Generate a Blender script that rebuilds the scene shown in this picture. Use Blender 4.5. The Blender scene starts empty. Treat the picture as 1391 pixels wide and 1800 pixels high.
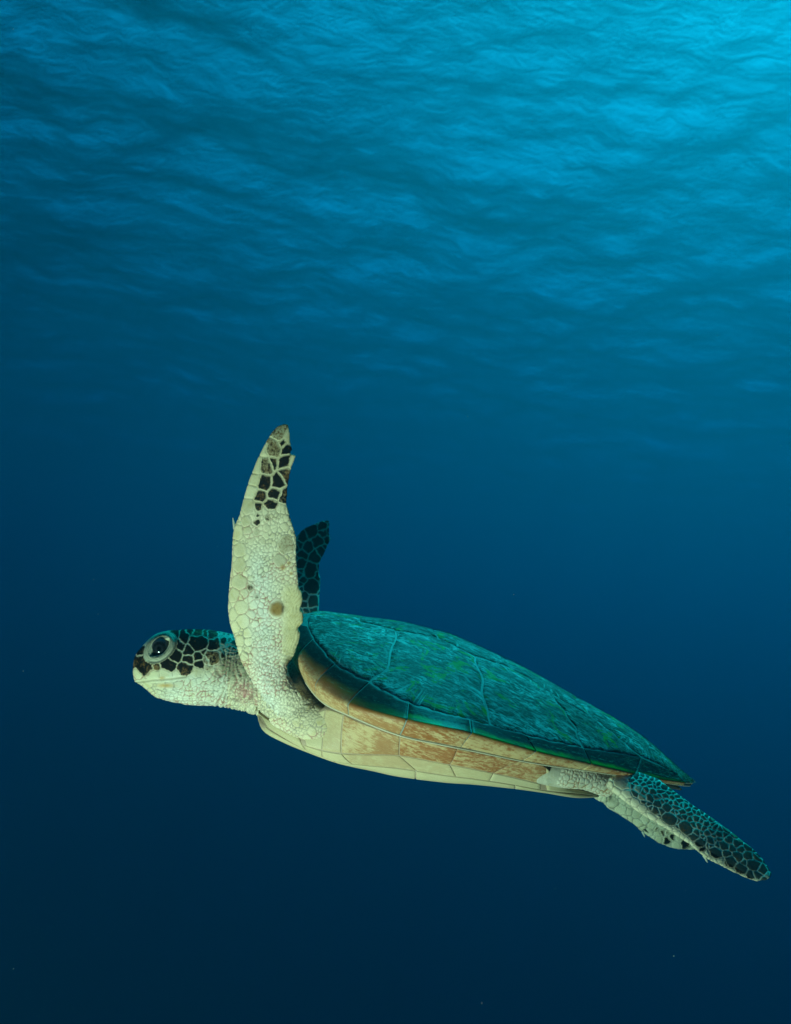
import bpy, math, random
import numpy as np
from mathutils import Vector, Matrix, noise as mnoise

# ---------------------------------------------------------------- scene, camera
S = bpy.context.scene
COL = S.collection
F = 1500.0            # focal length of the photograph in its own pixels (1391 x 1800)
D = 1.25              # metres from the lens to the turtle's midline
UNIT = D / F          # one photograph pixel at that distance, in metres

cam_data = bpy.data.cameras.new('camera')
cam_data.sensor_fit = 'HORIZONTAL'
cam_data.sensor_width = 36.0
cam_data.lens = 36.0 * F / 1391.0
cam_data.clip_start = 0.02
cam_data.dof.use_dof = True
cam_data.dof.focus_distance = 1.10
cam_data.dof.aperture_fstop = 9.0
cam_data.clip_end = 2000
cam = bpy.data.objects.new('camera', cam_data)
PITCH = math.radians(8.5)
ROLL = math.radians(6)
cam.rotation_euler = (Matrix.Rotation(math.radians(90) + PITCH, 3, 'X') @ Matrix.Rotation(ROLL, 3, 'Z')).to_euler()
COL.objects.link(cam)
S.camera = cam
FRAME = cam.rotation_euler.to_matrix().to_4x4() @ Matrix.Rotation(math.radians(-90), 4, 'X')   # axes parallel to the lens

# ---------------------------------------------------------------- sky, sun, exposure
SUN_EL, SUN_AZ = math.radians(58), math.radians(30)
world = bpy.data.worlds.new('World')
S.world = world
world.use_nodes = True
wn = world.node_tree.nodes
sky = wn.new('ShaderNodeTexSky')
sky.sky_type = 'NISHITA'
sky.sun_disc = False
sky.sun_elevation = SUN_EL
sky.sun_rotation = SUN_AZ
world.node_tree.links.new(sky.outputs[0], wn['Background'].inputs[0])
wn['Background'].inputs[1].default_value = 0.078

sd = bpy.data.lights.new('sun', 'SUN')
sd.energy = 5.0
sd.angle = math.radians(0.5)
sd.color = (1.0, 0.96, 0.9)
sun = bpy.data.objects.new('sun', sd)
sun.rotation_euler = Vector((math.sin(SUN_AZ) * math.cos(SUN_EL), math.cos(SUN_AZ) * math.cos(SUN_EL),
                             math.sin(SUN_EL))).to_track_quat('Z', 'Y').to_euler()
COL.objects.link(sun)

# the diver's strobe whose warm light falls on the near side of the turtle
st = bpy.data.lights.new('dive_strobe', 'AREA')
st.shape = 'DISK'
st.size = 0.16
st.energy = 22.0
st.color = (1.0, 0.66, 0.50)
strobe = bpy.data.objects.new('dive_strobe', st)
strobe.location = (-0.72, 0.22, -0.92)
strobe.rotation_euler = (Vector(strobe.location) - Vector((-0.02, D, -0.28))).to_track_quat('Z', 'Y').to_euler()
strobe.matrix_world = FRAME @ strobe.matrix_basis
COL.objects.link(strobe)

vs = S.view_settings
vs.view_transform = 'Standard'
vs.look = 'None'
vs.gamma = 1.0
vs.exposure = 1.0
vs.use_curve_mapping = False
S.render.engine = 'CYCLES'
cy = S.cycles
cy.use_denoising = True
cy.max_bounces = 8
cy.volume_bounces = 2
cy.diffuse_bounces = 2
cy.glossy_bounces = 2
cy.transparent_max_bounces = 8
cy.caustics_reflective = False
cy.caustics_refractive = False
cy.sample_clamp_indirect = 4.0


# ---------------------------------------------------------------- helpers
def tag(o, **kw):
    for k, v in kw.items():
        o[k] = v
    return o


def mesh_obj(name, verts, faces, mat=None, parent=None, smooth=True):
    me = bpy.data.meshes.new(name)
    me.from_pydata([tuple(v) for v in verts], [], [tuple(f) for f in faces])
    me.update()
    if mat:
        me.materials.append(mat)
    if smooth:
        me.polygons.foreach_set('use_smooth', [True] * len(me.polygons))
    o = bpy.data.objects.new(name, me)
    COL.objects.link(o)
    if parent is not None:
        o.parent = parent
    return o


def fast_mesh(name, V, Q, mat=None, parent=None):
    """mesh from numpy arrays; Q is (n,4) or (n,3)"""
    me = bpy.data.meshes.new(name)
    n, k = Q.shape
    me.vertices.add(len(V))
    me.vertices.foreach_set('co', np.asarray(V, np.float32).ravel())
    me.loops.add(n * k)
    me.loops.foreach_set('vertex_index', np.asarray(Q, np.int32).ravel())
    me.polygons.add(n)
    me.polygons.foreach_set('loop_start', np.arange(0, n * k, k, dtype=np.int32))
    me.polygons.foreach_set('use_smooth', np.ones(n, bool))
    me.update(calc_edges=True)
    me.validate()
    if mat:
        me.materials.append(mat)
    o = bpy.data.objects.new(name, me)
    COL.objects.link(o)
    if parent is not None:
        o.parent = parent
    return o


class NT:
    """small wrapper to write node trees tersely"""
    def __init__(s, name):
        s.m = bpy.data.materials.new(name)
        s.m.use_nodes = True
        s.t = s.m.node_tree
        s.n = s.t.nodes
        s.n.clear()
        s.out = s.n.new('ShaderNodeOutputMaterial')

    def put(s, node, key, val):
        sock = node.inputs[key]
        if isinstance(val, bpy.types.NodeSocket):
            s.t.links.new(val, sock)
        elif val is not None:
            if hasattr(sock.default_value, '__len__') and not hasattr(val, '__len__'):
                val = [val] * len(sock.default_value)
            if hasattr(val, '__len__') and len(val) == 3 and len(sock.default_value) == 4:
                val = (*val, 1.0)
            sock.default_value = val

    def node(s, typ, out=0, props=None, **ins):
        nd = s.n.new(typ)
        for k, v in (props or {}).items():
            setattr(nd, k, v)
        for k, v in ins.items():
            s.put(nd, int(k[1:]) if k[0] == '_' and k[1:].isdigit() else k.replace('_', ' '), v)
        return nd.outputs[out]

    def math(s, op, a, b=None, c=None, clamp=False):
        nd = s.n.new('ShaderNodeMath')
        nd.operation = op
        nd.use_clamp = clamp
        for i, v in enumerate((a, b, c)):
            if v is not None:
                s.put(nd, i, v)
        return nd.outputs[0]

    def vmath(s, op, a, b=None):
        nd = s.n.new('ShaderNodeVectorMath')
        nd.operation = op
        s.put(nd, 0, a)
        if b is not None:
            s.put(nd, 1, b)
        return nd.outputs[0]

    def mix(s, f, a, b, blend='MIX'):
        nd = s.n.new('ShaderNodeMix')
        nd.data_type = 'RGBA'
        nd.blend_type = blend
        s.put(nd, 0, f)
        s.put(nd, 6, a)
        s.put(nd, 7, b)
        return nd.outputs[2]

    def smooth(s, x, lo, hi):
        nd = s.n.new('ShaderNodeMapRange')
        nd.interpolation_type = 'SMOOTHSTEP'
        s.put(nd, 0, x)
        s.put(nd, 1, lo)
        s.put(nd, 2, hi)
        return nd.outputs[0]

    def noise(s, vec, scale, detail=3.0, rough=0.55, dist=0.0, out=0):
        nd = s.n.new('ShaderNodeTexNoise')
        s.put(nd, 'Vector', vec)
        s.put(nd, 'Scale', scale)
        s.put(nd, 'Detail', detail)
        s.put(nd, 'Roughness', rough)
        s.put(nd, 'Distortion', dist)
        return nd.outputs[out]

    def scalev(s, vec, sc):
        nd = s.n.new('ShaderNodeMapping')
        s.put(nd, 'Vector', vec)
        s.put(nd, 'Scale', sc)
        return nd.outputs[0]

    def attr(s, name, out='Fac'):
        nd = s.n.new('ShaderNodeAttribute')
        nd.attribute_name = name
        return nd.outputs[out]


# ---------------------------------------------------------------- the sea: water body, surface, bed
SURF = 6.2            # height of the surface above the lens


def build_surface():
    rng = np.random.default_rng(7)
    r = 0.25 * np.exp(np.linspace(0, math.log(170 / 0.25), 640))
    fa = np.radians(np.linspace(-52, 52, 430))
    ba = np.radians(np.linspace(52, 308, 70))[1:-1]
    ang = np.concatenate([fa, ba])
    nr, na = len(r), len(ang)
    R, A = np.meshgrid(r, ang, indexing='ij')
    X, Y = R * np.sin(A), R * np.cos(A)
    Z = np.zeros_like(X)
    # swell and chop running mostly across the view
    for i in range(90):
        L = 0.22 * (60.0 ** rng.random())            # 0.22 .. 13 m
        th = rng.normal(math.radians(60), 0.95)
        k = 2 * math.pi / L
        slope = 0.040 * min(1.0, (L / 0.35)) ** 0.5 * (1.0 if L < 2.5 else 0.6)
        ph = rng.random() * 6.283
        fade = np.clip((L / 3.0) / (R * 0.012 + 1e-6), 0, 1)   # drop waves finer than the grid
        arg = k * (X * math.cos(th) + Y * math.sin(th)) + ph
        Z += fade * slope / k * (np.sin(arg) + 0.18 * np.sin(2 * arg + 0.6))
    Z += SURF
    V = np.stack([X, Y, Z], -1).reshape(-1, 3)
    idx = np.arange(nr * na).reshape(nr, na)
    nx = np.roll(idx, -1, axis=1)
    Q = np.stack([idx[:-1], nx[:-1], nx[1:], idx[1:]], -1).reshape(-1, 4)
    V = np.vstack([V, [[0, 0, V[idx[0], 2].mean()]]])
    c = len(V) - 1
    # fine chop is bump; Fresnel on that normal decides what one sees through and what mirrors the deep
    t = NT('sea_surface')
    gp = t.node('ShaderNodeNewGeometry')
    v1 = t.n.new('ShaderNodeMapping')
    t.put(v1, 'Vector', gp)
    v1.inputs['Rotation'].default_value = (0, 0, math.radians(-24))
    v1.inputs['Scale'].default_value = (0.7, 1.2, 1)
    n1 = t.noise(v1.outputs[0], 4.0, 5, 0.62, 0.6)
    n2 = t.noise(v1.outputs[0], 0.28, 3, 0.5, 0.3)
    n3 = t.noise(gp, 55, 2, 0.5)                      # capillary ripples, finer than a pixel: they soften every edge
    h = t.math('ADD', t.math('MULTIPLY', n1, 0.07), t.math('MULTIPLY', n2, 0.75))
    h = t.math('ADD', h, t.math('MULTIPLY', n3, 0.0125))
    bmp = t.node('ShaderNodeBump', Strength=0.9, Distance=1.0, Height=h)
    fr = t.node('ShaderNodeFresnel', IOR=1.33, Normal=bmp)
    tr = t.node('ShaderNodeBsdfTransparent', Color=(0.50, 1.0, 0.90))
    gl = t.node('ShaderNodeBsdfGlossy', Color=(0.9, 0.95, 0.95), Roughness=0.08, Normal=bmp)
    mx = t.node('ShaderNodeMixShader', _0=fr, _1=tr, _2=gl)
    t.t.links.new(mx, t.out.inputs[0])
    o = fast_mesh('water_surface', V, Q, t.m)
    tri = [(c, int(idx[0, (j + 1) % na]), int(idx[0, j])) for j in range(na)]
    return tag(o, kind='structure')


build_surface()

# sea bed far below, lost in the blue
t = NT('sea_bed')
g = t.node('ShaderNodeNewGeometry')
col = t.mix(t.noise(g, 0.15, 5), (0.10, 0.09, 0.07), (0.22, 0.20, 0.16))
t.t.links.new(t.node('ShaderNodeBsdfDiffuse', Color=col), t.out.inputs[0])
gx = np.linspace(-170, 170, 90)
GX, GY = np.meshgrid(gx, gx, indexing='ij')
GZ = -45 + 1.6 * np.sin(GX * 0.05) * np.cos(GY * 0.043 + 1) + 0.6 * np.sin(GX * 0.17 + GY * 0.11)
idx = np.arange(8100).reshape(90, 90)
tag(fast_mesh('seabed', np.stack([GX, GY, GZ], -1).reshape(-1, 3),
              np.stack([idx[:-1, :-1], idx[1:, :-1], idx[1:, 1:], idx[:-1, 1:]], -1).reshape(-1, 4), t.m),
    kind='structure')

# the water itself: one closed box of even density; red dies first, blue goes far
t = NT('sea_water')
vol = t.n.new('ShaderNodeVolumePrincipled')
vol.inputs['Density'].default_value = 0.5
vol.inputs['Color'].default_value = (0.002, 0.0275, 0.0365, 1)
vol.inputs['Absorption Color'].default_value = (0.010, 0.70, 0.82, 1)
vol.inputs['Anisotropy'].default_value = 0.71
t.t.links.new(vol.outputs[0], t.out.inputs['Volume'])
b0, b1 = np.array([-172, -172, -49.0]), np.array([172, 172, SURF + 1.6])
cs = [[(b0, b1)[i][0], (b0, b1)[j][1], (b0, b1)[k][2]] for i in (0, 1) for j in (0, 1) for k in (0, 1)]
tag(mesh_obj('haze', cs, [(0, 1, 3, 2), (4, 6, 7, 5), (0, 4, 5, 1), (2, 3, 7, 6), (0, 2, 6, 4), (1, 5, 7, 3)],
             t.m, smooth=False), kind='stuff')

# ================================================================ THE TURTLE
# Modelled in photograph-pixel units in a frame parallel to the lens, then scaled to metres by the root.
def P(px, py, dy=0.0):
    k = (F + dy) / F
    return np.array([(px - 695.5) * k, dy, (900.0 - py) * k])


def proj(V):
    k = F / (F + V[..., 1])
    return 695.5 + V[..., 0] * k, 900.0 - V[..., 2] * k


def proj_near(V):
    """side view coordinates that are the same for the left and the right side"""
    k = F / (F - np.abs(V[..., 1]))
    return 695.5 + V[..., 0] * k, 900.0 - V[..., 2] * k


rngT = np.random.default_rng(11)
_H = rngT.random(4096)
_PERM = rngT.permutation(4096)


def vnoise(Q, seed=0):
    """value noise in 0..1 on an (n,3) array"""
    i = np.floor(Q).astype(np.int64)
    f = Q - i
    f = f * f * (3 - 2 * f)
    r = 0
    for a in (0, 1):
        for b in (0, 1):
            for c in (0, 1):
                h = _PERM[(i[:, 0] + a + seed * 17) & 4095]
                h = _PERM[(h + i[:, 1] + b) & 4095]
                h = _H[(h + i[:, 2] + c) & 4095]
                w = (f[:, 0] if a else 1 - f[:, 0]) * (f[:, 1] if b else 1 - f[:, 1]) * (f[:, 2] if c else 1 - f[:, 2])
                r = r + h * w
    return r


def sstep(x, a, b):
    t_ = np.clip((x - a) / (b - a), 0, 1)
    return t_ * t_ * (3 - 2 * t_)


turtle = bpy.data.objects.new('sea_turtle', None)
COL.objects.link(turtle)
TO_WORLD = FRAME
ORIGIN = np.array([0.0, 0.0, -300.0])                                          # turtle's own base point, in units
turtle.matrix_world = TO_WORLD @ Matrix.Translation(Vector((ORIGIN[0] * UNIT, D + ORIGIN[1] * UNIT, ORIGIN[2] * UNIT)))
tag(turtle, label='green sea turtle swimming left with one pale front flipper raised and algae-streaked teal shell',
    category='sea turtle')


def L(V):
    """units -> metres in the turtle's own frame"""
    return (np.asarray(V, float) - ORIGIN) * UNIT


# ---------------------------------------------------------------- interpolation helpers
def catmull(rows, u):
    """rows (n,...) sampled at float array u in 0..n-1"""
    rows = np.asarray(rows, float)
    n = len(rows)
    u = np.clip(np.asarray(u, float), 0, n - 1 - 1e-9)
    i = u.astype(int)
    f = (u - i)
    sh = f.shape + (1,) * (rows.ndim - 1)
    f = f.reshape(sh)
    p0 = rows[np.maximum(i - 1, 0)]
    p1 = rows[i]
    p2 = rows[np.minimum(i + 1, n - 1)]
    p3 = rows[np.minimum(i + 2, n - 1)]
    return 0.5 * (2 * p1 + (p2 - p0) * f + (2 * p0 - 5 * p1 + 4 * p2 - p3) * f * f + (3 * p1 - p0 - 3 * p2 + p3) * f ** 3)


# ---------------------------------------------------------------- shell surfaces
_rim = [(507, 1098, 0), (513, 1122, -100), (521, 1150, -140), (551, 1200, -188), (610, 1238, -230), (703, 1263, -256),
        (780, 1279, -260), (830, 1289, -252), (943, 1321, -216), (1040, 1343, -166), (1145, 1367, -88),
        (1200, 1375, -24), (1219, 1377, 0)]
_ridge = [(513, 1108, 0), (511, 1136, -96), (518, 1166, -130), (560, 1228, -178), (615, 1258, -216), (703, 1293, -238),
          (780, 1310, -241), (826, 1319, -232), (935, 1341, -198), (1040, 1356, -150), (1140, 1371, -78),
          (1196, 1380, -20), (1214, 1381, 0)]
_keel = [(507, 1097), (525, 1083), (539, 1079), (566, 1078), (623, 1085), (702, 1096), (765, 1111), (808, 1125), (907, 1169),
         (1002, 1221), (1119, 1289), (1193, 1353), (1218, 1376)]
RIM = np.array([P(*p) for p in _rim])
RIDGE = np.array([P(*p) for p in _ridge])
KEEL = np.array([P(*p) for p in _keel])
EXPO = np.array([.8, .8, .8, .82, .95, 1.15, 1.25, 1.28, 1.25, 1.15, 1.05, 1.0, 1.0])
NU = len(RIM) - 1


def SA(u, w):
    """carapace surface; u 0..12 front to tail, w: -1.3..1.3, near side negative; |w|=1 is the rim"""
    u = np.asarray(u, float)
    w = np.asarray(w, float)
    a = np.abs(w)
    rim, rdg, kl, ex = catmull(RIM, u), catmull(RIDGE, u), catmull(KEEL, u), catmull(EXPO, u)
    ad = np.minimum(a, 1.0)
    h = (1 - ad ** 2 + 1e-9) ** ex
    x = kl[..., 0] + (rim[..., 0] - kl[..., 0]) * ad ** 1.5
    y = rim[..., 1] * ad
    z = rim[..., 2] + (kl[..., 2] - rim[..., 2]) * h
    t_ = np.clip((a - 1) / 0.3, 0, 1)
    bul = np.sin(np.pi * np.clip(t_, 0, 1)) * 4.0 * np.clip(np.abs(rim[..., 1]) / 150, 0, 1)
    x = x + (rdg[..., 0] - rim[..., 0]) * t_
    y = y + (rdg[..., 1] - rim[..., 1]) * t_ - bul * .8
    z = z + (rdg[..., 2] - rim[..., 2]) * t_
    y = np.where(w <= 0, y, -y)
    return np.stack([x, y, z], -1)


_top = [(451, 1249, -26), (470, 1262, -92), (494, 1281, -126), (526, 1282, -163), (572, 1246, -188), (640, 1272, -224),
        (703, 1294, -235), (780, 1311, -238), (826, 1320, -229), (914, 1338, -203), (958, 1347, -186), (1003, 1385, -104),
        (1054, 1395, -36)]
_inf = [(450, 1250, -28), (468, 1265, -98), (494, 1285, -133), (533, 1309, -174), (585, 1323, -192), (640, 1327, -198),
        (702, 1329, -205), (780, 1343, -205), (835, 1353, -200), (903, 1367, -180), (958, 1380, -155), (1005, 1388, -112),
        (1055, 1397, -42)]
_bot = [(452, 1253, -24), (463, 1284, -92), (501, 1306, -127), (548, 1325, -148), (600, 1343, -160), (655, 1355, -164),
        (702, 1365, -166), (780, 1375, -166), (835, 1379, -162), (902, 1386, -150), (960, 1394, -130), (1012, 1402, -95),
        (1052, 1401, -38)]
TOPC = np.array([P(*p) for p in _top])
INFC = np.array([P(*p) for p in _inf])
BOTC = np.array([P(*p) for p in _bot])


def SB(u, w):
    """under-shell; |w| 0 upper edge, 1 lower edge of the bridge, 2 turn of the belly, 3 midline; sign = side"""
    u = np.asarray(u, float)
    a = np.abs(np.asarray(w, float))
    c = [catmull(TOPC, u), catmull(INFC, u), catmull(BOTC, u)]
    bel = c[2].copy()
    bel[..., 1] *= 0.0
    bel[..., 2] += 3.0
    mid = c[2].copy()
    mid[..., 1] *= 0.55
    mid[..., 2] -= 4.0 * np.clip(np.abs(c[2][..., 1]) / 100, 0, 1)
    K = np.stack([c[0], c[1], c[2], mid, bel], 0)
    aa = np.where(a <= 2, a, 2 + (a - 2) * 2)
    i = np.clip(aa.astype(int), 0, 3)
    f = (aa - i)[..., None]
    take = lambda j: np.take_along_axis(K, np.clip(j, 0, 4)[None, ..., None].repeat(3, -1), 0)[0]
    p0, p1, p2, p3 = take(i - 1), take(i), take(i + 1), take(i + 2)
    s = 0.5 * (2 * p1 + (p2 - p0) * f + (2 * p0 - 5 * p1 + 4 * p2 - p3) * f * f + (3 * p1 - p0 - 3 * p2 + p3) * f ** 3)
    y = s[..., 1]
    s[..., 1] = np.where(np.asarray(w) <= 0, y, -y)
    return s


def snormal(Sf, u, w, e=0.01):
    du = Sf(u + e, w) - Sf(u - e, w)
    dw = Sf(u, w + e) - Sf(u, w - e)
    n = np.cross(du, dw)
    ln = np.linalg.norm(n, axis=-1, keepdims=True)
    n = n / np.maximum(ln, 1e-6)
    return n


def outward(Sf, u, w):
    n = snormal(Sf, u, w)
    w = np.broadcast_to(np.asarray(w, float), n.shape[:-1])
    sg = np.where(w <= 0, -1.0, 1.0)
    a = np.abs(w)
    if Sf is SA:
        d = np.stack([0 * a, sg * np.minimum(a, 1) ** 2, np.where(a < 1, 1.15 - a, -0.25)], -1)
    else:
        d = np.stack([0 * a, sg * np.clip(1.8 - a, 0, 1), -0.15 - np.clip(a - 0.5, 0, 1)], -1)
    s = np.sign((n * d).sum(-1, keepdims=True))
    return n * np.where(s == 0, 1, s)


class Inv:
    """screen position -> (u, w) on the near side"""
    def __init__(s, Sf, us, ws):
        U, W = np.meshgrid(us, ws, indexing='ij')
        s.U, s.W = U.ravel(), W.ravel()
        s.x, s.y = proj(Sf(s.U, s.W))

    def __call__(s, pts):
        o = []
        for (x, y) in pts:
            j = np.argmin((s.x - x) ** 2 + (s.y - y) ** 2)
            o.append((s.U[j], s.W[j]))
        return np.array(o)


invA = Inv(SA, np.linspace(0.02, 12, 600), np.linspace(-1.3, -0.02, 260))
invB = Inv(SB, np.linspace(0.0, 12, 600), np.linspace(-2.2, 0, 200))


def densify(pts, step=6.0):
    pts = np.asarray(pts, float)
    o = []
    for a, b in zip(pts[:-1], pts[1:]):
        n = max(1, int(np.linalg.norm(b - a) / step))
        for k in range(n):
            o.append(a + (b - a) * k / n)
    o.append(pts[-1])
    return np.array(o)


# ---------------------------------------------------------------- shell materials
def scute_material(name, kind):
    t = NT(name)
    co = t.n.new('ShaderNodeTexCoord').outputs['Object']
    mp = t.n.new('ShaderNodeMapping')
    t.put(mp, 'Vector', co)
    mp.inputs['Rotation'].default_value = (0, math.radians(-24), 0)
    base_v = mp.outputs[0]
    rnd = t.n.new('ShaderNodeObjectInfo').outputs['Random']
    sh = t.n.new('ShaderNodeCombineXYZ')
    for i in range(3):
        t.put(sh, i, t.math('MULTIPLY', rnd, 3.1 + i))
    v = t.vmath('ADD', base_v, sh.outputs[0])
    wA = t.attr('w')
    rad = t.attr('rad')
    pc = t.attr('pc', 'Vector')
    fine = t.noise(t.scalev(v, (45, 150, 230)), 1.0, 6, 0.75, 1.4)
    fine2 = t.noise(t.scalev(v, (90, 330, 450)), 1.0, 4, 0.7, 0.8)
    blot = t.noise(v, 11, 5, 0.6, 0.8)
    rays = t.noise(t.vmath('ADD', pc, sh.outputs[0]), 1.0, 5, 0.65, 0.5)
    if kind == 'dorsal':
        dark = t.mix(blot, (0.022, 0.034, 0.028), (0.06, 0.09, 0.06))
        lite = t.mix(fine2, (0.30, 0.37, 0.32), (0.66, 0.72, 0.63))
        m1 = t.smooth(t.math('ADD', t.math('MULTIPLY', fine, 0.7), t.math('MULTIPLY', fine2, 0.3)), 0.44, 0.58)
        m2 = t.smooth(t.math('ADD', rays, t.math('MULTIPLY', blot, 0.25)), 0.66, 0.80)
        edgez = t.smooth(rad, 0.45, 0.95)
        m = t.math('MAXIMUM', t.math('MULTIPLY', m1, t.math('ADD', 0.35, t.math('MULTIPLY', 0.65, t.smooth(t.noise(t.scalev(v, (16, 26, 30)), 1.0, 5, 0.65, 0.8), 0.42, 0.60)))), t.math('MULTIPLY', m2, edgez))
        c = t.mix(m, dark, lite)
        alg = t.smooth(t.noise(t.scalev(v, (20, 30, 26)), 1.0, 5, 0.75, 1.0), 0.55, 0.63)
        c = t.mix(t.math('MULTIPLY', alg, 0.8), c, (0.14, 0.30, 0.006))
    elif kind == 'marginal':
        dark = t.mix(t.smooth(fine, 0.45, 0.7), (0.014, 0.020, 0.017), (0.05, 0.07, 0.06))
        brown = t.mix(fine, (0.14, 0.042, 0.009), (0.36, 0.145, 0.032))
        cream = t.mix(blot, (0.42, 0.29, 0.12), (0.60, 0.48, 0.25))
        spots = t.smooth(t.math('ADD', t.math('MULTIPLY', t.math('SUBTRACT', blot, .5), .6), t.math('ADD', t.math('MULTIPLY', fine, 0.55), t.math('MULTIPLY', t.noise(t.scalev(v, (120, 180, 240)), 1, 6, .8), 0.5))), 0.455, 0.60)
        stain = t.attr('stain')
        cream = t.mix(t.math('MULTIPLY', spots, stain), cream, t.mix(fine2, (0.18, 0.055, 0.015), (0.40, 0.18, 0.055)))
        wv = t.math('ADD', wA, t.math('MULTIPLY', t.math('SUBTRACT', t.noise(v, 34, 4, .6), 0.5), 0.06))
        wb = t.math('ADD', wv, t.attr('shift'))
        c = t.mix(t.smooth(wb, 0.93, 1.00), dark, brown)
        c = t.mix(t.smooth(wb, 0.985, 1.08), c, cream)
        alg = t.math('MULTIPLY', t.smooth(t.noise(t.scalev(v, (9, 30, 30)), 1.0, 4, 0.65, .4), 0.36, 0.52),
                     t.math('MULTIPLY', t.smooth(wb, 0.94, 0.985), t.math('SUBTRACT', 1, t.smooth(wb, 0.995, 1.02))))
        c = t.mix(t.math('MULTIPLY', alg, t.attr('algae')), c, (0.05, 0.30, 0.012))
    else:
        cream = t.mix(blot, (0.46, 0.39, 0.19), (0.58, 0.52, 0.32))
        cream = t.mix(t.attr('stain'), cream, (0.52, 0.38, 0.18))
        sp = t.math('ADD', t.math('MULTIPLY', fine, 0.55), t.math('MULTIPLY', t.noise(t.scalev(v, (120, 180, 240)), 1, 6, .8), 0.5))
        c = t.mix(t.math('MULTIPLY', t.smooth(t.math('ADD', sp, t.math('MULTIPLY', t.math('SUBTRACT', blot, .5), .45)), 0.455, 0.60), t.attr('stain')), cream,
                  t.mix(fine2, (0.22, 0.065, 0.018), (0.40, 0.19, 0.07)))
    h = t.math('ADD', t.math('MULTIPLY', fine, 0.6), t.math('MULTIPLY', fine2, 0.4))
    if kind == 'dorsal':
        h = t.math('ADD', h, t.math('MULTIPLY', rays, 0.4))
    bmp = t.node('ShaderNodeBump', Strength=0.55, Distance=0.0016 if kind == 'dorsal' else 0.0006, Height=h)
    bs = t.n.new('ShaderNodeBsdfPrincipled')
    t.put(bs, 'Base Color', c)
    t.put(bs, 'Roughness', 0.55 if kind == 'dorsal' else 0.42)
    t.put(bs, 'Specular IOR Level', 0.08)
    t.put(bs, 'Normal', bmp)
    t.t.links.new(bs.outputs[0], t.out.inputs[0])
    return t.m


def plain_material(name, c1, c2, scale=40, rough=0.5, spec=0.2):
    t = NT(name)
    co = t.n.new('ShaderNodeTexCoord').outputs['Object']
    c = t.mix(t.noise(co, scale, 5, .6), c1, c2)
    bs = t.n.new('ShaderNodeBsdfPrincipled')
    t.put(bs, 'Base Color', c)
    t.put(bs, 'Roughness', rough)
    t.put(bs, 'Specular IOR Level', spec)
    t.t.links.new(bs.outputs[0], t.out.inputs[0])
    return t.m


M_DORSAL = scute_material('scute_dorsal', 'dorsal')
M_MARG = scute_material('scute_marginal', 'marginal')
M_PLAST = scute_material('scute_plastron', 'plastron')
M_SEAM = plain_material('shell_seam', (0.09, 0.13, 0.11), (0.32, 0.37, 0.31), 45)
M_SEAM_LOW = plain_material('plastron_seam', (0.24, 0.14, 0.08), (0.48, 0.40, 0.27), 40)


def set_attr(me, name, data, kind='FLOAT'):
    a = me.attributes.new(name, kind, 'POINT')
    if kind == 'FLOAT':
        a.data.foreach_set('value', np.asarray(data, np.float32))
    elif kind == 'FLOAT_VECTOR':
        a.data.foreach_set('vector', np.asarray(data, np.float32).ravel())
    else:
        a.data.foreach_set('color', np.asarray(data, np.float32).ravel())


def grid_faces(nr, nc, wrap=False):
    i = np.arange(nr * nc).reshape(nr, nc)
    if wrap:
        j = np.roll(i, -1, axis=1)
        return np.stack([i[:-1], i[1:], j[1:], j[:-1]], -1).reshape(-1, 4)
    return np.stack([i[:-1, :-1], i[1:, :-1], i[1:, 1:], i[:-1, 1:]], -1).reshape(-1, 4)


def base_sheet(name, Sf, us, ws, mat, off, seam_w=None):
    U, W = np.meshgrid(us, ws, indexing='ij')
    V = Sf(U, W) + outward(Sf, U, W) * off
    o = fast_mesh(name, L(V.reshape(-1, 3)), grid_faces(*U.shape), mat, turtle)
    return o


ws = np.concatenate([-1.3 + 0.3 * np.linspace(0, 1, 8)[:-1], -1 + 0.3 * np.linspace(0, 1, 14)[:-1], np.linspace(-.7, .7, 50)])
ws = np.concatenate([ws, -ws[:20][::-1]])
carapace = base_sheet('carapace', SA, np.linspace(0, 12, 150), ws, M_SEAM, -0.6)
wb_ = np.linspace(-3, 3, 73)
plastron = base_sheet('plastron', SB, np.linspace(0, 12, 140), wb_, M_SEAM_LOW, -0.4)
# the belly is seamless at the midline of the sheet: w = -3 and w = 3 meet there


def scute_attrs(me, Sf, U, W, rad, ang, stain, shift, algae):
    set_attr(me, 'w', np.abs(W).ravel())
    set_attr(me, 'rad', rad.ravel())
    a = ang.ravel()
    set_attr(me, 'pc', np.stack([np.cos(a) * 9, np.sin(a) * 9, rad.ravel() * 0.9], -1), 'FLOAT_VECTOR')
    set_attr(me, 'stain', np.broadcast_to(stain, W.shape).ravel())
    set_attr(me, 'shift', np.broadcast_to(shift, W.shape).ravel())
    set_attr(me, 'algae', np.broadcast_to(algae, W.shape).ravel())


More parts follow.
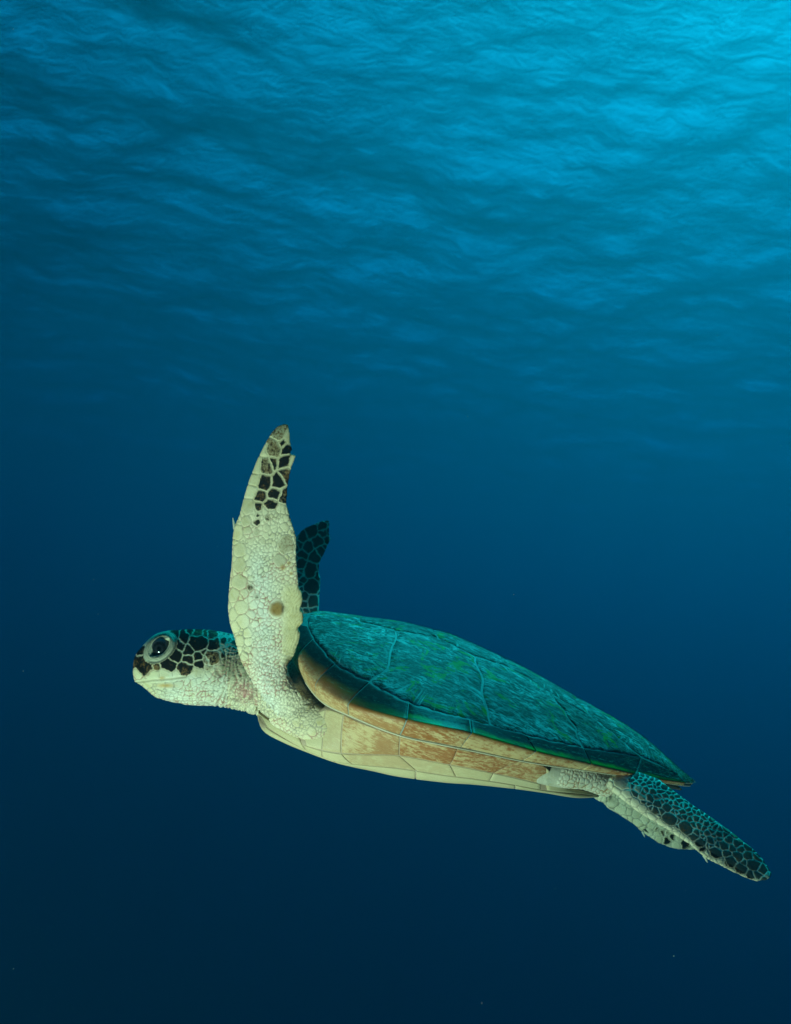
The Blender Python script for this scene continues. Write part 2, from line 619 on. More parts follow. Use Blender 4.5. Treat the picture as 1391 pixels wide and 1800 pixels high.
def star_scute(Sf, poly, mat, parent, gap=0.8, H=1.9, rings=11, warp=True):
    """poly (n,2) closed outline in (u,w); a low pillow that dips into the seam at its edge"""
    poly = np.asarray(poly, float)
    n = len(poly)
    B = Sf(poly[:, 0], poly[:, 1])
    nx = np.roll(poly, -1, 0)
    cr = poly[:, 0] * nx[:, 1] - nx[:, 0] * poly[:, 1]
    c2 = np.array([((poly[:, 0] + nx[:, 0]) * cr).sum(), ((poly[:, 1] + nx[:, 1]) * cr).sum()]) / (3 * cr.sum())
    C = Sf(c2[0], c2[1])
    dist = np.linalg.norm(B - C, axis=1)
    k = np.concatenate([[0.0], np.linspace(0.12, 0.86, rings - 4), [0.93, 0.965, 0.985, 1.0]])[:rings + 1]
    fr = np.outer(k, 1 - gap / dist)
    U = c2[0] + (poly[:, 0] - c2[0]) * fr
    W = c2[1] + (poly[:, 1] - c2[1]) * fr
    kk = np.broadcast_to(k[:, None], U.shape)
    h = H * (1 - kk ** 14) - 1.2 * kk ** 40 + 0.25 * np.sin(kk * 40) * (kk < .93)
    V = Sf(U, W) + outward(Sf, U, W) * h[..., None]
    ang = np.broadcast_to(np.linspace(0, 2 * np.pi, n, endpoint=False), U.shape)
    Q = grid_faces(len(k), n, wrap=True)
    o = fast_mesh('scute', L(V.reshape(-1, 3)), Q, mat, parent)
    scute_attrs(o.data, Sf, U, W, kk, ang, 0.5, 0.0, 0.5)
    return o


def patch_scute(Sf, curves, mat, parent, gap=1.2, H=1.8, stain=0.5, shift=0.0, algae=0.0, nv=None, nu=16):
    """a four-sided scute between two seams; curves: list of (m,2) arrays in (u,w) from one long edge to the other"""
    cs = []
    tt = np.linspace(0, 1, nu)
    for c in curves:
        c = np.asarray(c, float)
        s = np.linspace(0, 1, len(c))
        cs.append(np.stack([np.interp(tt, s, c[:, 0]), np.interp(tt, s, c[:, 1])], -1))
    cs = np.array(cs)
    nv = nv or 6 * (len(cs) - 1) + 1
    vv = np.linspace(0, len(cs) - 1, nv)
    i = np.minimum(vv.astype(int), len(cs) - 2)
    f = (vv - i)[:, None, None]
    G = cs[i] * (1 - f) + cs[i + 1] * f
    S3 = Sf(G[..., 0], G[..., 1])
    lv = np.linalg.norm(S3[-1, nu // 2] - S3[0, nu // 2]) + 1e-6
    lu = np.linalg.norm(np.diff(S3[nv // 2], axis=0), axis=1).sum() + 1e-6
    # resample with the seam gap taken off and a tight run of rows at the edges
    def edge(n, g):
        a = np.linspace(0, 1, n - 4)
        e = 1.6 * g
        return np.clip(np.concatenate([[0, e * .5], e + a * (1 - 2 * e), [1 - e * .5, 1]]), 0, 1) * (1 - 2 * g) + g
    gv, gu = min(.2, gap / lv), min(.2, gap / lu)
    ev, eu = edge(nv + 4, gv), edge(nu + 4, gu)
    fi = ev * (nv - 1)
    fj = eu * (nu - 1)
    i0 = np.minimum(fi.astype(int), nv - 2)
    j0 = np.minimum(fj.astype(int), nu - 2)
    a = (fi - i0)[:, None, None]
    b = (fj - j0)[None, :, None]
    G = (G[i0][:, j0] * (1 - a) * (1 - b) + G[i0 + 1][:, j0] * a * (1 - b) + G[i0][:, j0 + 1] * (1 - a) * b
         + G[i0 + 1][:, j0 + 1] * a * b)
    U, W = G[..., 0], G[..., 1]
    dv = np.minimum(np.arange(nv + 4), np.arange(nv + 4)[::-1])[:, None]
    du = np.minimum(np.arange(nu + 4), np.arange(nu + 4)[::-1])[None, :]
    dd = np.minimum(dv, du)
    h = np.where(dd == 0, -0.9, np.where(dd == 1, 0.62 * H, H))
    V = Sf(U, W) + outward(Sf, U, W) * h[..., None]
    o = fast_mesh('scute', L(V.reshape(-1, 3)), grid_faces(*U.shape), mat, parent)
    kk = 1 - np.clip(dd / (0.5 * min(nv, nu) + 2), 0, 1)
    scute_attrs(o.data, Sf, U, W, kk * 1.0, np.broadcast_to(np.linspace(0, 3, nu + 4), U.shape), stain, shift, algae)
    return o


def mir(a):
    a = np.array(a, float)
    a[..., 1] = np.abs(a[..., 1])
    return a


# seam between the side scutes and the rim scutes, and between the side scutes and the keel scutes
CM = [(541, 1100), (554, 1125), (573, 1150), (591, 1168), (619, 1185), (653, 1200), (686, 1220), (719, 1236), (770, 1251),
      (826, 1266), (875, 1278), (921, 1291), (975, 1304), (1026, 1315), (1080, 1323), (1127, 1331), (1170, 1350), (1196, 1367)]
cmuv = invA(CM)
cmu = dict(zip([c[0] for c in CM], cmuv))
VC = [(541, 1100), (587, 1092), (640, 1094), (699, 1109), (770, 1121), (840, 1155), (900, 1175), (968, 1218), (1040, 1261), (1127, 1331)]
vcuv = invA(VC)
vcuv[:, 1] = np.minimum(vcuv[:, 1], -0.13)
vcuv[0] = cmuv[0]
vcuv[-1] = cmuv[15]
vc = dict(zip([c[0] for c in VC], vcuv))
J = lambda *seq: np.vstack([np.atleast_2d(s) for s in seq])


def wob(p):
    u, w = p[..., 0], p[..., 1]
    a = np.abs(w)
    k = np.clip((1.0 - a) * 6, 0, 1)
    s = np.sign(w)
    return np.stack([u + k * (.030 * np.sin(9 * u + 14 * w) + .022 * np.sin(23 * u - 19 * w)),
                     w + s * k * np.clip(a * 8, 0, 1) * (.0055 * np.sin(17 * u + 9 * w) + .004 * np.sin(41 * u))], -1)


def closed(seq, n=90):
    """closed polyline in (u,w) resampled evenly by 3-D length, corners kept nearly sharp"""
    p = np.vstack([seq, seq[:1]])
    P3 = SA(p[:, 0], p[:, 1])
    s = np.concatenate([[0], np.cumsum(np.linalg.norm(np.diff(P3, axis=0), axis=1))])
    q = np.linspace(0, s[-1], n, endpoint=False)
    return wob(np.stack([np.interp(q, s, p[:, 0]), np.interp(q, s, p[:, 1])], -1))


c12 = invA([(686, 1150), (676, 1176)])
c23 = invA([(846, 1202), (857, 1245)])
c23b = invA([(868, 1277)])[0]
c34 = invA([(990, 1250), (1010, 1280)])
costals = [
    J(vcuv[0], vcuv[1], vcuv[2], vcuv[3], c12, cmuv[5], cmuv[4], cmuv[3], cmuv[2], cmuv[1]),
    J(vcuv[3], vcuv[4], vcuv[5], c23, c23b, cmuv[9], cmuv[8], cmuv[7], cmuv[6], cmuv[5], c12[::-1]),
    J(vcuv[5], vcuv[6], vcuv[7], c34, cmuv[13], cmuv[12], cmuv[11], c23b, c23[::-1]),
    J(vcuv[7], vcuv[8], vcuv[9], cmuv[14], cmuv[13], c34[::-1]),
]
for c in costals:
    q = closed(c)
    star_scute(SA, q, M_DORSAL, carapace)
    star_scute(SA, mir(q)[::-1], M_DORSAL, carapace)


def cross(a, bulge=0.0):
    """seam across the keel from the near point a to its mirror"""
    s = np.linspace(-1, 1, 9)
    return np.stack([a[0] + bulge * (1 - s ** 2), abs(a[1]) * s], -1)


nu0 = np.array([1.25, -0.55])
verts_rows = [(vc[541], [vc[587]], vc[640]), (vc[640], [vc[699]], vc[770]), (vc[770], [vc[840]], vc[900]),
              (vc[900], [vc[968]], vc[1040]), (vc[1040], [vc[1127], cmu[1170]], cmu[1196])]
for a, mids, b in verts_rows:
    front = cross(a, -0.12)                      # near -> far
    rear = cross(b, -0.12)[::-1]                 # far -> near
    far = np.array([mir(m) for m in mids])
    near = np.array(mids)[::-1]
    star_scute(SA, closed(J(front, far, rear, near), 100), M_DORSAL, carapace)

# rim scutes: C on the side seam, R on the rim, G where they meet the bridge
seams = [
    (np.array([0.55, -0.62]), np.array([0.25, -1.0]), np.array([0.25, -1.3])),
    (invA([(553, 1123)])[0], invA([(524, 1140)])[0], invA([(519, 1153)])[0]),
    (cmu[591], invA([(555, 1197)])[0], invA([(553, 1219)])[0]),
    (cmu[653], invA([(612, 1236)])[0], invA([(613, 1256)])[0]),
    (cmu[719], invA([(715, 1260)])[0], invA([(703, 1291)])[0]),
    (cmu[826], invA([(829, 1287)])[0], invA([(810, 1314)])[0]),
    (cmu[921], invA([(943, 1320)])[0], invA([(918, 1337)])[0]),
    (cmu[1026], invA([(1040, 1342)])[0], invA([(1022, 1352)])[0]),
    (cmu[1127], invA([(1118, 1361)])[0], invA([(1106, 1365)])[0]),
    (cmu[1196], np.array([11.2, -1.0]), np.array([11.2, -1.3])),
]
stains = [.4, .8, .7, .8, 1, 1, 1, 1, 1]
shifts = [0.07, 0.10, 0.06, 0.01, -0.0, 0, 0, 0, 0]
algaes = [0, 0, .1, .15, .9, 1, .95, .8, .5]
cm_all = np.vstack([[0.55, -0.62], cmuv])
for k in range(9):
    (C0, R0, G0), (C1, R1, G1) = seams[k], seams[k + 1]
    R0, R1, G0, G1 = [np.array(a) for a in (R0, R1, G0, G1)]
    R0[1] = R1[1] = -1.0
    G0[1] = G1[1] = -1.297
    lo, hi = C0[0], C1[0]
    inner = [c for c in cm_all if lo + 1e-3 < c[0] < hi - 1e-3]
    Cc = J(C0, *inner, C1) if inner else J(C0, C1)
    tt = np.linspace(0, 1, 16)
    s = np.concatenate([[0], np.cumsum(np.linalg.norm(np.diff(Cc, axis=0), axis=1))])
    Cc = wob(np.stack([np.interp(tt * s[-1], s, Cc[:, 0]), np.interp(tt * s[-1], s, Cc[:, 1])], -1))
    lin = lambda a, b: a + (b - a) * tt[:, None]
    midc = (Cc + lin(R0, R1)) / 2
    cur = [Cc, midc, lin(R0, R1), lin(G0, G1)]
    for m in (lambda a: a, mir):
        patch_scute(SA, [m(c) for c in cur], M_MARG, carapace, gap=0.7, H=0.8, stain=stains[k], shift=shifts[k], algae=algaes[k])
# the scute over the nape
patch_scute(SA, [cross(np.array([0.55, -0.62]), 0.25), cross(np.array([0.3, -.8])), cross(np.array([0.25, -1.0]))],
            M_MARG, carapace, stain=.3)

# ---- under-shell plates: bridge row, second row, belly row, each mirrored
sc = lambda x: np.interp(x, [p[0] for p in _bot], range(13))
si = lambda x: np.interp(x, [p[0] for p in _inf], range(13))
sp_ = lambda x: np.interp(x, [p[0] for p in _top], range(13))


def band(w0, w1, u00, u01, u10, u11, **kw):
    """plate between w0 (u00..u01) and w1 (u10..u11)"""
    tt = np.linspace(0, 1, 12)
    a = np.stack([u00 + (u01 - u00) * tt, np.full(12, -w0)], -1)
    b = np.stack([u10 + (u11 - u10) * tt, np.full(12, -w1)], -1)
    m_ = (a + b) / 2
    patch_scute(SB, [a, m_, b], M_PLAST, plastron, **kw)
    patch_scute(SB, [mir(a), mir(m_), mir(b)], M_PLAST, plastron, **kw)


for sgn in (1, -1):
    uu = np.linspace(0.6, 11.9, 120)
    rc = catmull(RIDGE, uu) * np.array([1, sgn, 1])
    TT = np.gradient(rc, axis=0)
    TT /= np.linalg.norm(TT, axis=1, keepdims=True)
    s1 = np.cross(TT, [0, 1.0, 0])
    s1 /= np.linalg.norm(s1, axis=1, keepdims=True)
    s2 = np.cross(TT, s1)
    q8 = np.linspace(0, 2 * np.pi, 8, endpoint=False)
    RR = rc[:, None] + 1.5 * (s1[:, None] * np.cos(q8)[None, :, None] + s2[:, None] * np.sin(q8)[None, :, None])
    fast_mesh('ridge', L(RR.reshape(-1, 3)), grid_faces(120, 8, wrap=True),
              plain_material('ridge_horn', (0.42, 0.38, 0.24), (0.62, 0.58, 0.42), 90), carapace)

g = dict(gap=0.55, H=0.6)
bx = [(534, 540), (573, 567), (606, 601), (703, 702), (806, 790), (915, 868), (972, 957)]
bst = [.05, .25, .75, 1.0, 1.0, .9]
for (a, b), (c, d), s_ in zip(bx[:-1], bx[1:], bst):
    band(0.04, 0.98, sp_(a), sp_(c), si(b), si(d), stain=s_, **g)
bx = [(534, 548), (567, 575), (601, 628), (702, 734), (790, 800), (868, 860), (950, 950)]
for (a, b), (c, d), s_ in zip(bx[:-1], bx[1:], [.05, .1, .35, .25, .2, .05]):
    band(1.0, 1.5, si(a), si(c), sc(b), sc(d), stain=s_, **g)
bx = [(453, 470), (594, 602), (732, 732), (905, 905), (1052, 1050)]
for (a, b), (c, d) in zip(bx[:-1], bx[1:]):
    band(1.52, 2.97, sc(a), sc(c), sc(b), sc(d), stain=.06, **g)
band(0.03, 1.48, 0.1, 2.95, 0.1, 2.95, stain=.05, gap=0.3, H=1.2)
band(0.03, 1.48, 10.05, 11.9, 10.05, 11.9, stain=.03, gap=0.3, H=1.2)

# ================================================================ skin: head, neck, shoulders and limbs as ONE body
PR_V, PR_F, PR_R, _off = [], [], [], 0


def add_prim(V, Fc, region):
    """V (n,3) in units, Fc list of index tuples"""
    global _off
    PR_V.append(np.asarray(V, float))
    PR_F.extend([tuple(int(i) + _off for i in f) for f in Fc])
    PR_R.append(np.full(len(V), region))
    _off += len(V)


def add_rings(R, region):
    """R (n,m,3): closed rings, capped at both ends by a fan to the mean"""
    n, m, _ = R.shape
    V = np.vstack([R.reshape(-1, 3), R[0].mean(0), R[-1].mean(0)])
    f = [tuple(q) for q in grid_faces(n, m, wrap=True)]
    for j in range(m):
        k = (j + 1) % m
        f.append((n * m, j, k))
        f.append((n * m + 1, (n - 1) * m + k, (n - 1) * m + j))
    add_prim(V, f, region)


def tube(cs, ry, rz, region, m=32, steps=28, up=None):
    """smooth tube through centres cs (units) with half-width ry along Y-ish and rz in the other direction"""
    cs = np.asarray(cs, float)
    u = np.linspace(0, len(cs) - 1, steps)
    C = catmull(cs, u)
    A, B = catmull(np.asarray(ry, float), u), catmull(np.asarray(rz, float), u)
    T = np.gradient(C, axis=0)
    T /= np.linalg.norm(T, axis=1, keepdims=True)
    Yv = np.array([0, 1.0, 0]) if up is None else np.asarray(up, float)
    S_ = Yv - T * (T @ Yv)[:, None]
    S_ /= np.linalg.norm(S_, axis=1, keepdims=True)
    N = np.cross(T, S_)
    th = np.linspace(0, 2 * np.pi, m, endpoint=False)
    R = (C[:, None] + S_[:, None] * (np.cos(th)[None, :, None] * A[:, None, None])
         + N[:, None] * (np.sin(th)[None, :, None] * B[:, None, None]))
    add_rings(R, region)


def flipper(p0, p1, left, right, depth, thick, region, rows=150, cols=26, camber=0.0):
    """a blade given by its two edges as seen from the side; depth(s) and thick(s) along the axis p0 -> p1 (s in 0..1)"""
    p0, p1 = np.array(p0, float), np.array(p1, float)
    ax = p1 - p0
    ln = np.linalg.norm(ax)
    ax /= ln
    nx_ = np.array([-ax[1], ax[0]])

    def tr(e):
        e = np.asarray(e, float) - p0
        return np.stack([e @ ax, e @ nx_], -1)
    l, r = tr(left), tr(right)
    s0, s1 = max(l[:, 0].min(), r[:, 0].min()) + .5, min(l[:, 0].max(), r[:, 0].max()) - .5
    s = np.linspace(s0, s1, rows)
    tl, trr = np.interp(s, l[:, 0], l[:, 1]), np.interp(s, r[:, 0], r[:, 1])
    f = (s - s0) / (s1 - s0)
    th = np.linspace(0, 2 * np.pi, 2 * cols, endpoint=False)
    c = 0.5 - 0.5 * np.cos(th)                          # 0 leading .. 1 trailing .. 0
    prof = np.sign(np.sin(th)) * (np.abs(np.sin(th)) ** 0.75) * (1.0 - 0.45 * c)
    R = np.zeros((rows, 2 * cols, 3))
    dep = np.interp(f, *zip(*depth))
    tk = np.interp(f, *zip(*thick))
    for i in range(rows):
        t_ = tl[i] + (trr[i] - tl[i]) * c
        wpx = abs(trr[i] - tl[i])
        T_ = min(tk[i], wpx * 0.5)
        px = p0[0] + ax[0] * s[i] + nx_[0] * t_
        py = p0[1] + ax[1] * s[i] + nx_[1] * t_
        dy = dep[i] + prof * T_ + camber * (c - 0.5) * wpx - np.sin(np.pi * c) * 0.0
        k = (F + dy) / F
        R[i] = np.stack([(px - 695.5) * k, dy, (900 - py) * k], -1)
    add_rings(R, region)


# head: stations along the profile (screen x, top y, bottom y, half width)
HD = np.array([(236.5, 1163, 1180, 7), (238.5, 1153, 1191, 15), (242, 1146, 1201, 21), (248, 1139, 1204, 27), (256, 1130, 1209, 33),
               (266, 1120, 1217, 39), (276, 1114, 1225, 43), (290, 1110.5, 1230, 47), (310, 1108, 1234, 51),
               (335, 1106.5, 1236.5, 54), (362, 1107.5, 1238, 56), (388, 1111, 1239, 56), (412, 1117, 1242, 57),
               (436, 1124, 1247, 62), (462, 1128, 1254, 72)])
n_h = 64
us = np.linspace(0, len(HD) - 1, 90)
hd = catmull(HD, us)
th = np.linspace(0, 2 * np.pi, n_h, endpoint=False)
R = np.zeros((90, n_h, 3))
for i, (x, yt, yb, hw) in enumerate(hd):
    zc, rz = 900 - (yt + yb) / 2, (yb - yt) / 2
    ct, stt = np.cos(th), np.sin(th)
    e = 2 / 2.3
    yy = np.sign(ct) * np.abs(ct) ** e * hw
    zz = np.sign(stt) * np.abs(stt) ** e * rz
    yy = yy * (1 - 0.16 * np.clip(zz / rz, -1, 1))               # narrower on top
    R[i] = np.stack([np.full(n_h, x - 695.5), yy, zc + zz], -1)
add_rings(R, 0)

# neck and trunk (trunk mostly inside the shell)
X = lambda px: px - 695.5
tube([(X(430), 0, -286), (X(475), 0, -292), (X(520), 0, -300), (X(570), 0, -310), (X(640), 0, -330), (X(760), 0, -365),
      (X(900), 0, -402), (X(1010), 0, -434), (X(1090), 0, -460)],
     [54, 78, 112, 140, 165, 172, 150, 122, 50], [58, 62, 70, 78, 86, 84, 56, 25, 12], 0, steps=60, m=48)
# tail
tube([(X(1080), 0, -466), (X(1140), 0, -474), (X(1180), 6, -482), (X(1202), 8, -491)], [22, 15, 8, 2], [10, 9, 6, 2], 0, steps=20)
for sg in (-1, 1):
    # shoulder mass and the skin that runs back along the plastron
    tube([P(478, 1200, -60) * (1, -sg, 1), P(505, 1222, -105) * (1, -sg, 1), P(545, 1252, -140) * (1, -sg, 1), P(600, 1282, -150) * (1, -sg, 1)],
         [44, 50, 38, 20], [44, 46, 36, 26], 0, steps=24)
    tube([P(500, 1240, -128) * (1, -sg, 1), P(538, 1264, -158) * (1, -sg, 1), P(572, 1278, -177) * (1, -sg, 1),
          P(606, 1287, -188) * (1, -sg, 1), P(636, 1292, -192) * (1, -sg, 1)],
         [34, 24, 15, 8, 3], [36, 33, 30, 22, 8], 0, steps=34)
    # groin skin
    tube([P(512, 1150, -95) * (1, -sg, 1), P(520, 1185, -118) * (1, -sg, 1), P(535, 1225, -135) * (1, -sg, 1), P(556, 1255, -140) * (1, -sg, 1)],
         [16, 22, 28, 26], [14, 22, 26, 24], 0, steps=20)
    tube([P(940, 1356, -150) * (1, -sg, 1), P(955, 1355, -153) * (1, -sg, 1), P(992, 1357, -146) * (1, -sg, 1), P(1030, 1361, -128) * (1, -sg, 1), P(1068, 1378, -98) * (1, -sg, 1)],
         [20, 22, 22, 22, 22], [17, 21, 25, 25, 22], 0, steps=30)

# near front flipper, held up, pale underside to the lens
NF_L = [(507, 744.5), (497, 745.5), (488, 748.5), (477, 761), (464, 783), (452, 808), (437.5, 845), (429, 874), (421, 905), (412, 925), (409, 945),
        (407, 995), (404, 1018), (400.5, 1067), (403, 1092), (413, 1124), (423, 1161), (433, 1180), (447, 1205), (469, 1232),
        (482, 1252), (500, 1275), (520, 1294)]
NF_R = [(507, 744.5), (508.5, 750), (510, 761), (511, 777), (514.5, 790), (509, 797), (521.5, 800), (518, 810), (513.5, 820), (509, 837), (506, 857),
        (504, 886), (510, 905), (515.6, 925), (522, 944), (522, 985), (525, 1018), (526, 1034), (529, 1036), (532, 1044), (533, 1059), (527, 1069),
        (533, 1077), (534, 1085), (533, 1094), (526, 1101), (524, 1104), (528, 1112), (527, 1124), (523, 1134), (519, 1148), (511, 1162), (507, 1170),
        (509, 1182), (516, 1198), (540, 1225), (565, 1252), (600, 1275), (625, 1294)]
flipper((450, 744.5), (450, 1294), NF_L, NF_R,
        [(0, -238), (.1, -236), (.3, -222), (.5, -200), (.68, -178), (.8, -162), (.9, -150), (1, -140)],
        [(0, 3.5), (.1, 5), (.3, 8), (.5, 11), (.65, 15), (.76, 22), (.86, 32), (1, 30)], 1, rows=230, camber=-0.10)

# far front flipper, dark upper side to the lens
FF_R = [(579, 914), (580, 920), (579, 937), (582, 948), (575, 962), (570, 974), (565, 983), (562, 991), (561, 1005), (564, 1020), (563, 1038), (562, 1055), (561, 1080),
        (556, 1110), (560, 1150), (575, 1200)]
FF_L = [(579, 914), (565, 916), (553, 921), (538, 927), (529, 934), (521, 943), (513, 955), (507, 975), (502, 1000), (497, 1030), (492, 1070),
        (485, 1110), (480, 1150), (480, 1200)]
flipper((530, 914), (530, 1200), FF_L, FF_R, [(0, 330), (.4, 300), (.7, 235), (.9, 160), (1, 120)],
        [(0, 3.5), (.3, 7), (.6, 12), (.8, 24), (1, 30)], 2, camber=0.12)

# near rear flipper trailing behind
RN_L = [(1062, 1350), (1064, 1372), (1072, 1388), (1096, 1407), (1118, 1424.5), (1140, 1439), (1171, 1457), (1189, 1469), (1212.5, 1484),
        (1226.5, 1497), (1245, 1511), (1265, 1521), (1288.5, 1533), (1316, 1545.5), (1332, 1550), (1337, 1548), (1347, 1547.5), (1353, 1544), (1357.5, 1537.6)]
RN_R = [(1085, 1350), (1120, 1356), (1158, 1369), (1177, 1384), (1198.6, 1400), (1220, 1416), (1239, 1428), (1264, 1446), (1285, 1461), (1301, 1474),
        (1326, 1493), (1341, 1509), (1353.5, 1528), (1357.5, 1537.6)]
flipper((1062, 1350), (1357.5, 1537.6), RN_L, RN_R, [(0, -112), (.25, -125), (.6, -150), (1, -160)],
        [(0, 20), (.15, 18), (.35, 12), (.6, 8), (1, 4)], 3, camber=0.55)

# far rear flipper, its pale underside seen below the near one
RF_L = [(1040, 1380), (1051, 1400), (1068, 1420), (1090, 1433), (1115, 1449), (1128, 1462), (1140, 1470), (1158, 1482), (1177, 1489.6), (1192, 1493),
        (1217, 1494), (1240, 1492), (1255, 1486)]
RF_R = [(1075, 1370), (1100, 1385), (1150, 1420), (1200, 1445), (1240, 1468), (1252, 1478), (1255, 1486)]
flipper((1040, 1375), (1255, 1486), RF_L, RF_R, [(0, 95), (.5, 140), (1, 165)],
        [(0, 20), (.3, 12), (.6, 8), (1, 4)], 4, camber=-0.45)

# the far hind leg between the groin and its flipper
tube([P(1015, 1362, -112) * (1, -1, 1), P(1055, 1374, -100) * (1, -1, 1), P(1052, 1384, 97), P(1066, 1398, 104), P(1085, 1412, 110)],
     [24, 24, 20, 17, 10], [22, 22, 19, 14, 9], 4, steps=30)

# join and fuse into one skin
tmp = bpy.data.meshes.new('fuse')
tmp.from_pydata([tuple(v) for v in np.vstack(PR_V)], [], PR_F)
tob = bpy.data.objects.new('fuse', tmp)
COL.objects.link(tob)
md = tob.modifiers.new('r', 'REMESH')
md.mode = 'VOXEL'
md.voxel_size = 1.7
sm = tob.modifiers.new('s', 'SMOOTH')
sm.iterations = 5
sm.factor = 0.5
bpy.context.view_layer.update()
ev = tob.evaluated_get(bpy.context.evaluated_depsgraph_get())
me = bpy.data.meshes.new_from_object(ev)
nv_ = len(me.vertices)
co = np.empty(nv_ * 3, np.float32)
me.vertices.foreach_get('co', co)
V = co.reshape(-1, 3).astype(float)
no = np.empty(nv_ * 3, np.float32)
me.vertices.foreach_get('normal', no)
N = no.reshape(-1, 3).astype(float)
bpy.data.objects.remove(tob)
bpy.data.meshes.remove(tmp)

# region of every vertex: nearest source surface
from mathutils.kdtree import KDTree
AV, AR = np.vstack(PR_V), np.concatenate(PR_R)
kd = KDTree(len(AV))
for i, v in enumerate(AV):
    kd.insert(v, i)
kd.balance()
REG = np.array([AR[kd.find(v)[1]] for v in V])
px, py = proj(V)
hx, hy = proj_near(V)
px_ = np.where(REG == 0, hx, px)
py_ = np.where(REG == 0, hy, py)

# ---------------------------------------------------------------- scales: weighted cells with hand-placed seeds
# (x, y, radius, darkness)
SEEDS = {0: [], 1: [], 2: [], 3: [], 4: []}


def crop_seeds(region, ox, oy, sc_, lst):
    for (a, b, r, d) in lst:
        SEEDS[region].append((ox + a / sc_, oy + b / sc_, r, d))


crop_seeds(0, 225, 1095, 6.955, [
    (700, 165, 11, 1), (860, 245, 17, 1), (640, 275, 8, 1), (755, 335, 9.5, 1), (560, 395, 11.5, 1), (490, 512, 13, 1),
    (1050, 260, 13, 1), (1045, 430, 13, .75), (985, 455, 7, .6), (910, 368, 4.5, 1), (860, 425, 7.5, 1), (735, 460, 7.5, 1), (885, 505, 7.5, 1), (700, 568, 12, 1),
    (1180, 220, 7, 1), (850, 120, 11, .9), (780, 105, 9, .9), (1030, 140, 11, .9), (960, 125, 8, .9), (560, 120, 9, .9), (480, 125, 7, .9),
    (190, 320, 6, .95), (195, 525, 16, 1), (330, 560, 6, .8), (860, 605, 6, .3), (1010, 550, 5, .5),
    (120, 640, 9, 0), (300, 660, 12, 0), (450, 640, 12, 0), (600, 660, 9, 0), (230, 760, 8, 0), (500, 770, 9, 0), (620, 760, 8, 0), (400, 770, 8, 0),
    (720, 720, 6, 0), (810, 740, 6, 0), (880, 700, 5, 0), (1290, 250, 5, .8), (1250, 200, 4, .8), (1240, 300, 4, .8),
    (360, 210, 26, 0)])
crop_seeds(0, 440, 1150, 6.955, [(850, 640, 8, 0), (890, 660, 6, 0), (850, 820, 9, 0), (760, 940, 9, 0), (1020, 850, 13, .5), (1000, 1040, 13, .1), (1110, 1070, 11, .1), (900, 1110, 9, 0), (700, 1030, 8, 0), (950, 620, 7, 0), (1050, 680, 6, 0), (820, 560, 7, 0), (700, 640, 6, 0), (560, 830, 8, 0)])
crop_seeds(1, 380, 730, 4.867, [
    (480, 290, 13, .65), (545, 165, 9, .6), (568, 235, 5, 1), (430, 300, 6, .0), (430, 430, 10, .7), (470, 400, 6, .9), (590, 290, 6, 1), (615, 200, 4, .1), (590, 400, 9.5, 1),
    (600, 500, 9, .8), (645, 420, 4, .1), (330, 440, 11, 0), (310, 540, 12, 0), (290, 640, 11, 0), (415, 580, 10, 1),
    (520, 570, 10, 1), (385, 695, 8, 1), (492, 680, 8.5, 1), (580, 700, 5, .8), (365, 790, 6.5, 1), (462, 775, 8.5, 1), (265, 790, 11, .2),
    (258, 905, 10, .25), (353, 860, 4.5, 1), (350, 920, 6.5, .95), (436, 880, 7.5, .6), (430, 960, 7, .2), (345, 1000, 6.5, .4),
    (268, 980, 8, .2), (430, 1030, 6.5, .2), (600, 1110, 17, .5), (545, 1240, 12, .3), (175, 1000, 14, .1), (205, 1150, 13, .25),
    (200, 1280, 13, .25), (200, 1430, 14, .3), (150, 1545, 11, .05), (215, 1640, 13, .05), (150, 1705, 10, .05), (290, 1480, 7, .7),
    (350, 1550, 6, .55), (240, 1525, 7, .3), (600, 880, 7, 0), (590, 960, 8, 0), (560, 900, 6, 0), (300, 1080, 6, .2), (400, 1080, 6, .3), (610, 1500, 7, 0), (570, 1385, 4, 0)])
crop_seeds(1, 395, 930, 7.2, [(240, 1170, 12, .05), (130, 1250, 10, 0), (290, 1310, 10, 0), (190, 1420, 11, 0), (370, 970, 8, 0), (340, 1090, 8, 0), (450, 1045, 6, 0),
                              (380, 1200, 7, 0), (300, 1420, 8, 0), (170, 1540, 8, 0), (300, 1530, 7, 0), (250, 1620, 8, 0), (380, 1560, 7, 0)])
WART = (487, 1070)
SEEDS[1].append((WART[0], WART[1], 17, 0))
SEEDS[2] += [(548, 931, 13, 1), (566, 925, 10, 1), (567, 936, 8, 1), (533, 944, 9, 1), (560, 951, 11, 1), (573, 949, 6, 1), (540, 962, 9, 1), (571, 962, 4, 1),
             (565, 968, 8, 1), (531, 975, 9, 1), (555, 981, 10, 1), (530, 991, 10, 1), (546, 1001, 14, 1), (527, 1011, 5, 1), (532, 1020, 4, 1), (557, 1013, 5, 1),
             (548, 1031, 15, 1), (528, 1027, 5, 1), (551, 1059, 13, 1), (535, 1050, 9, 1), (535, 1064, 7, 1), (551, 1072, 9, 1), (512, 985, 10, 1), (510, 1010, 12, 1), (508, 1040, 12, 1)]
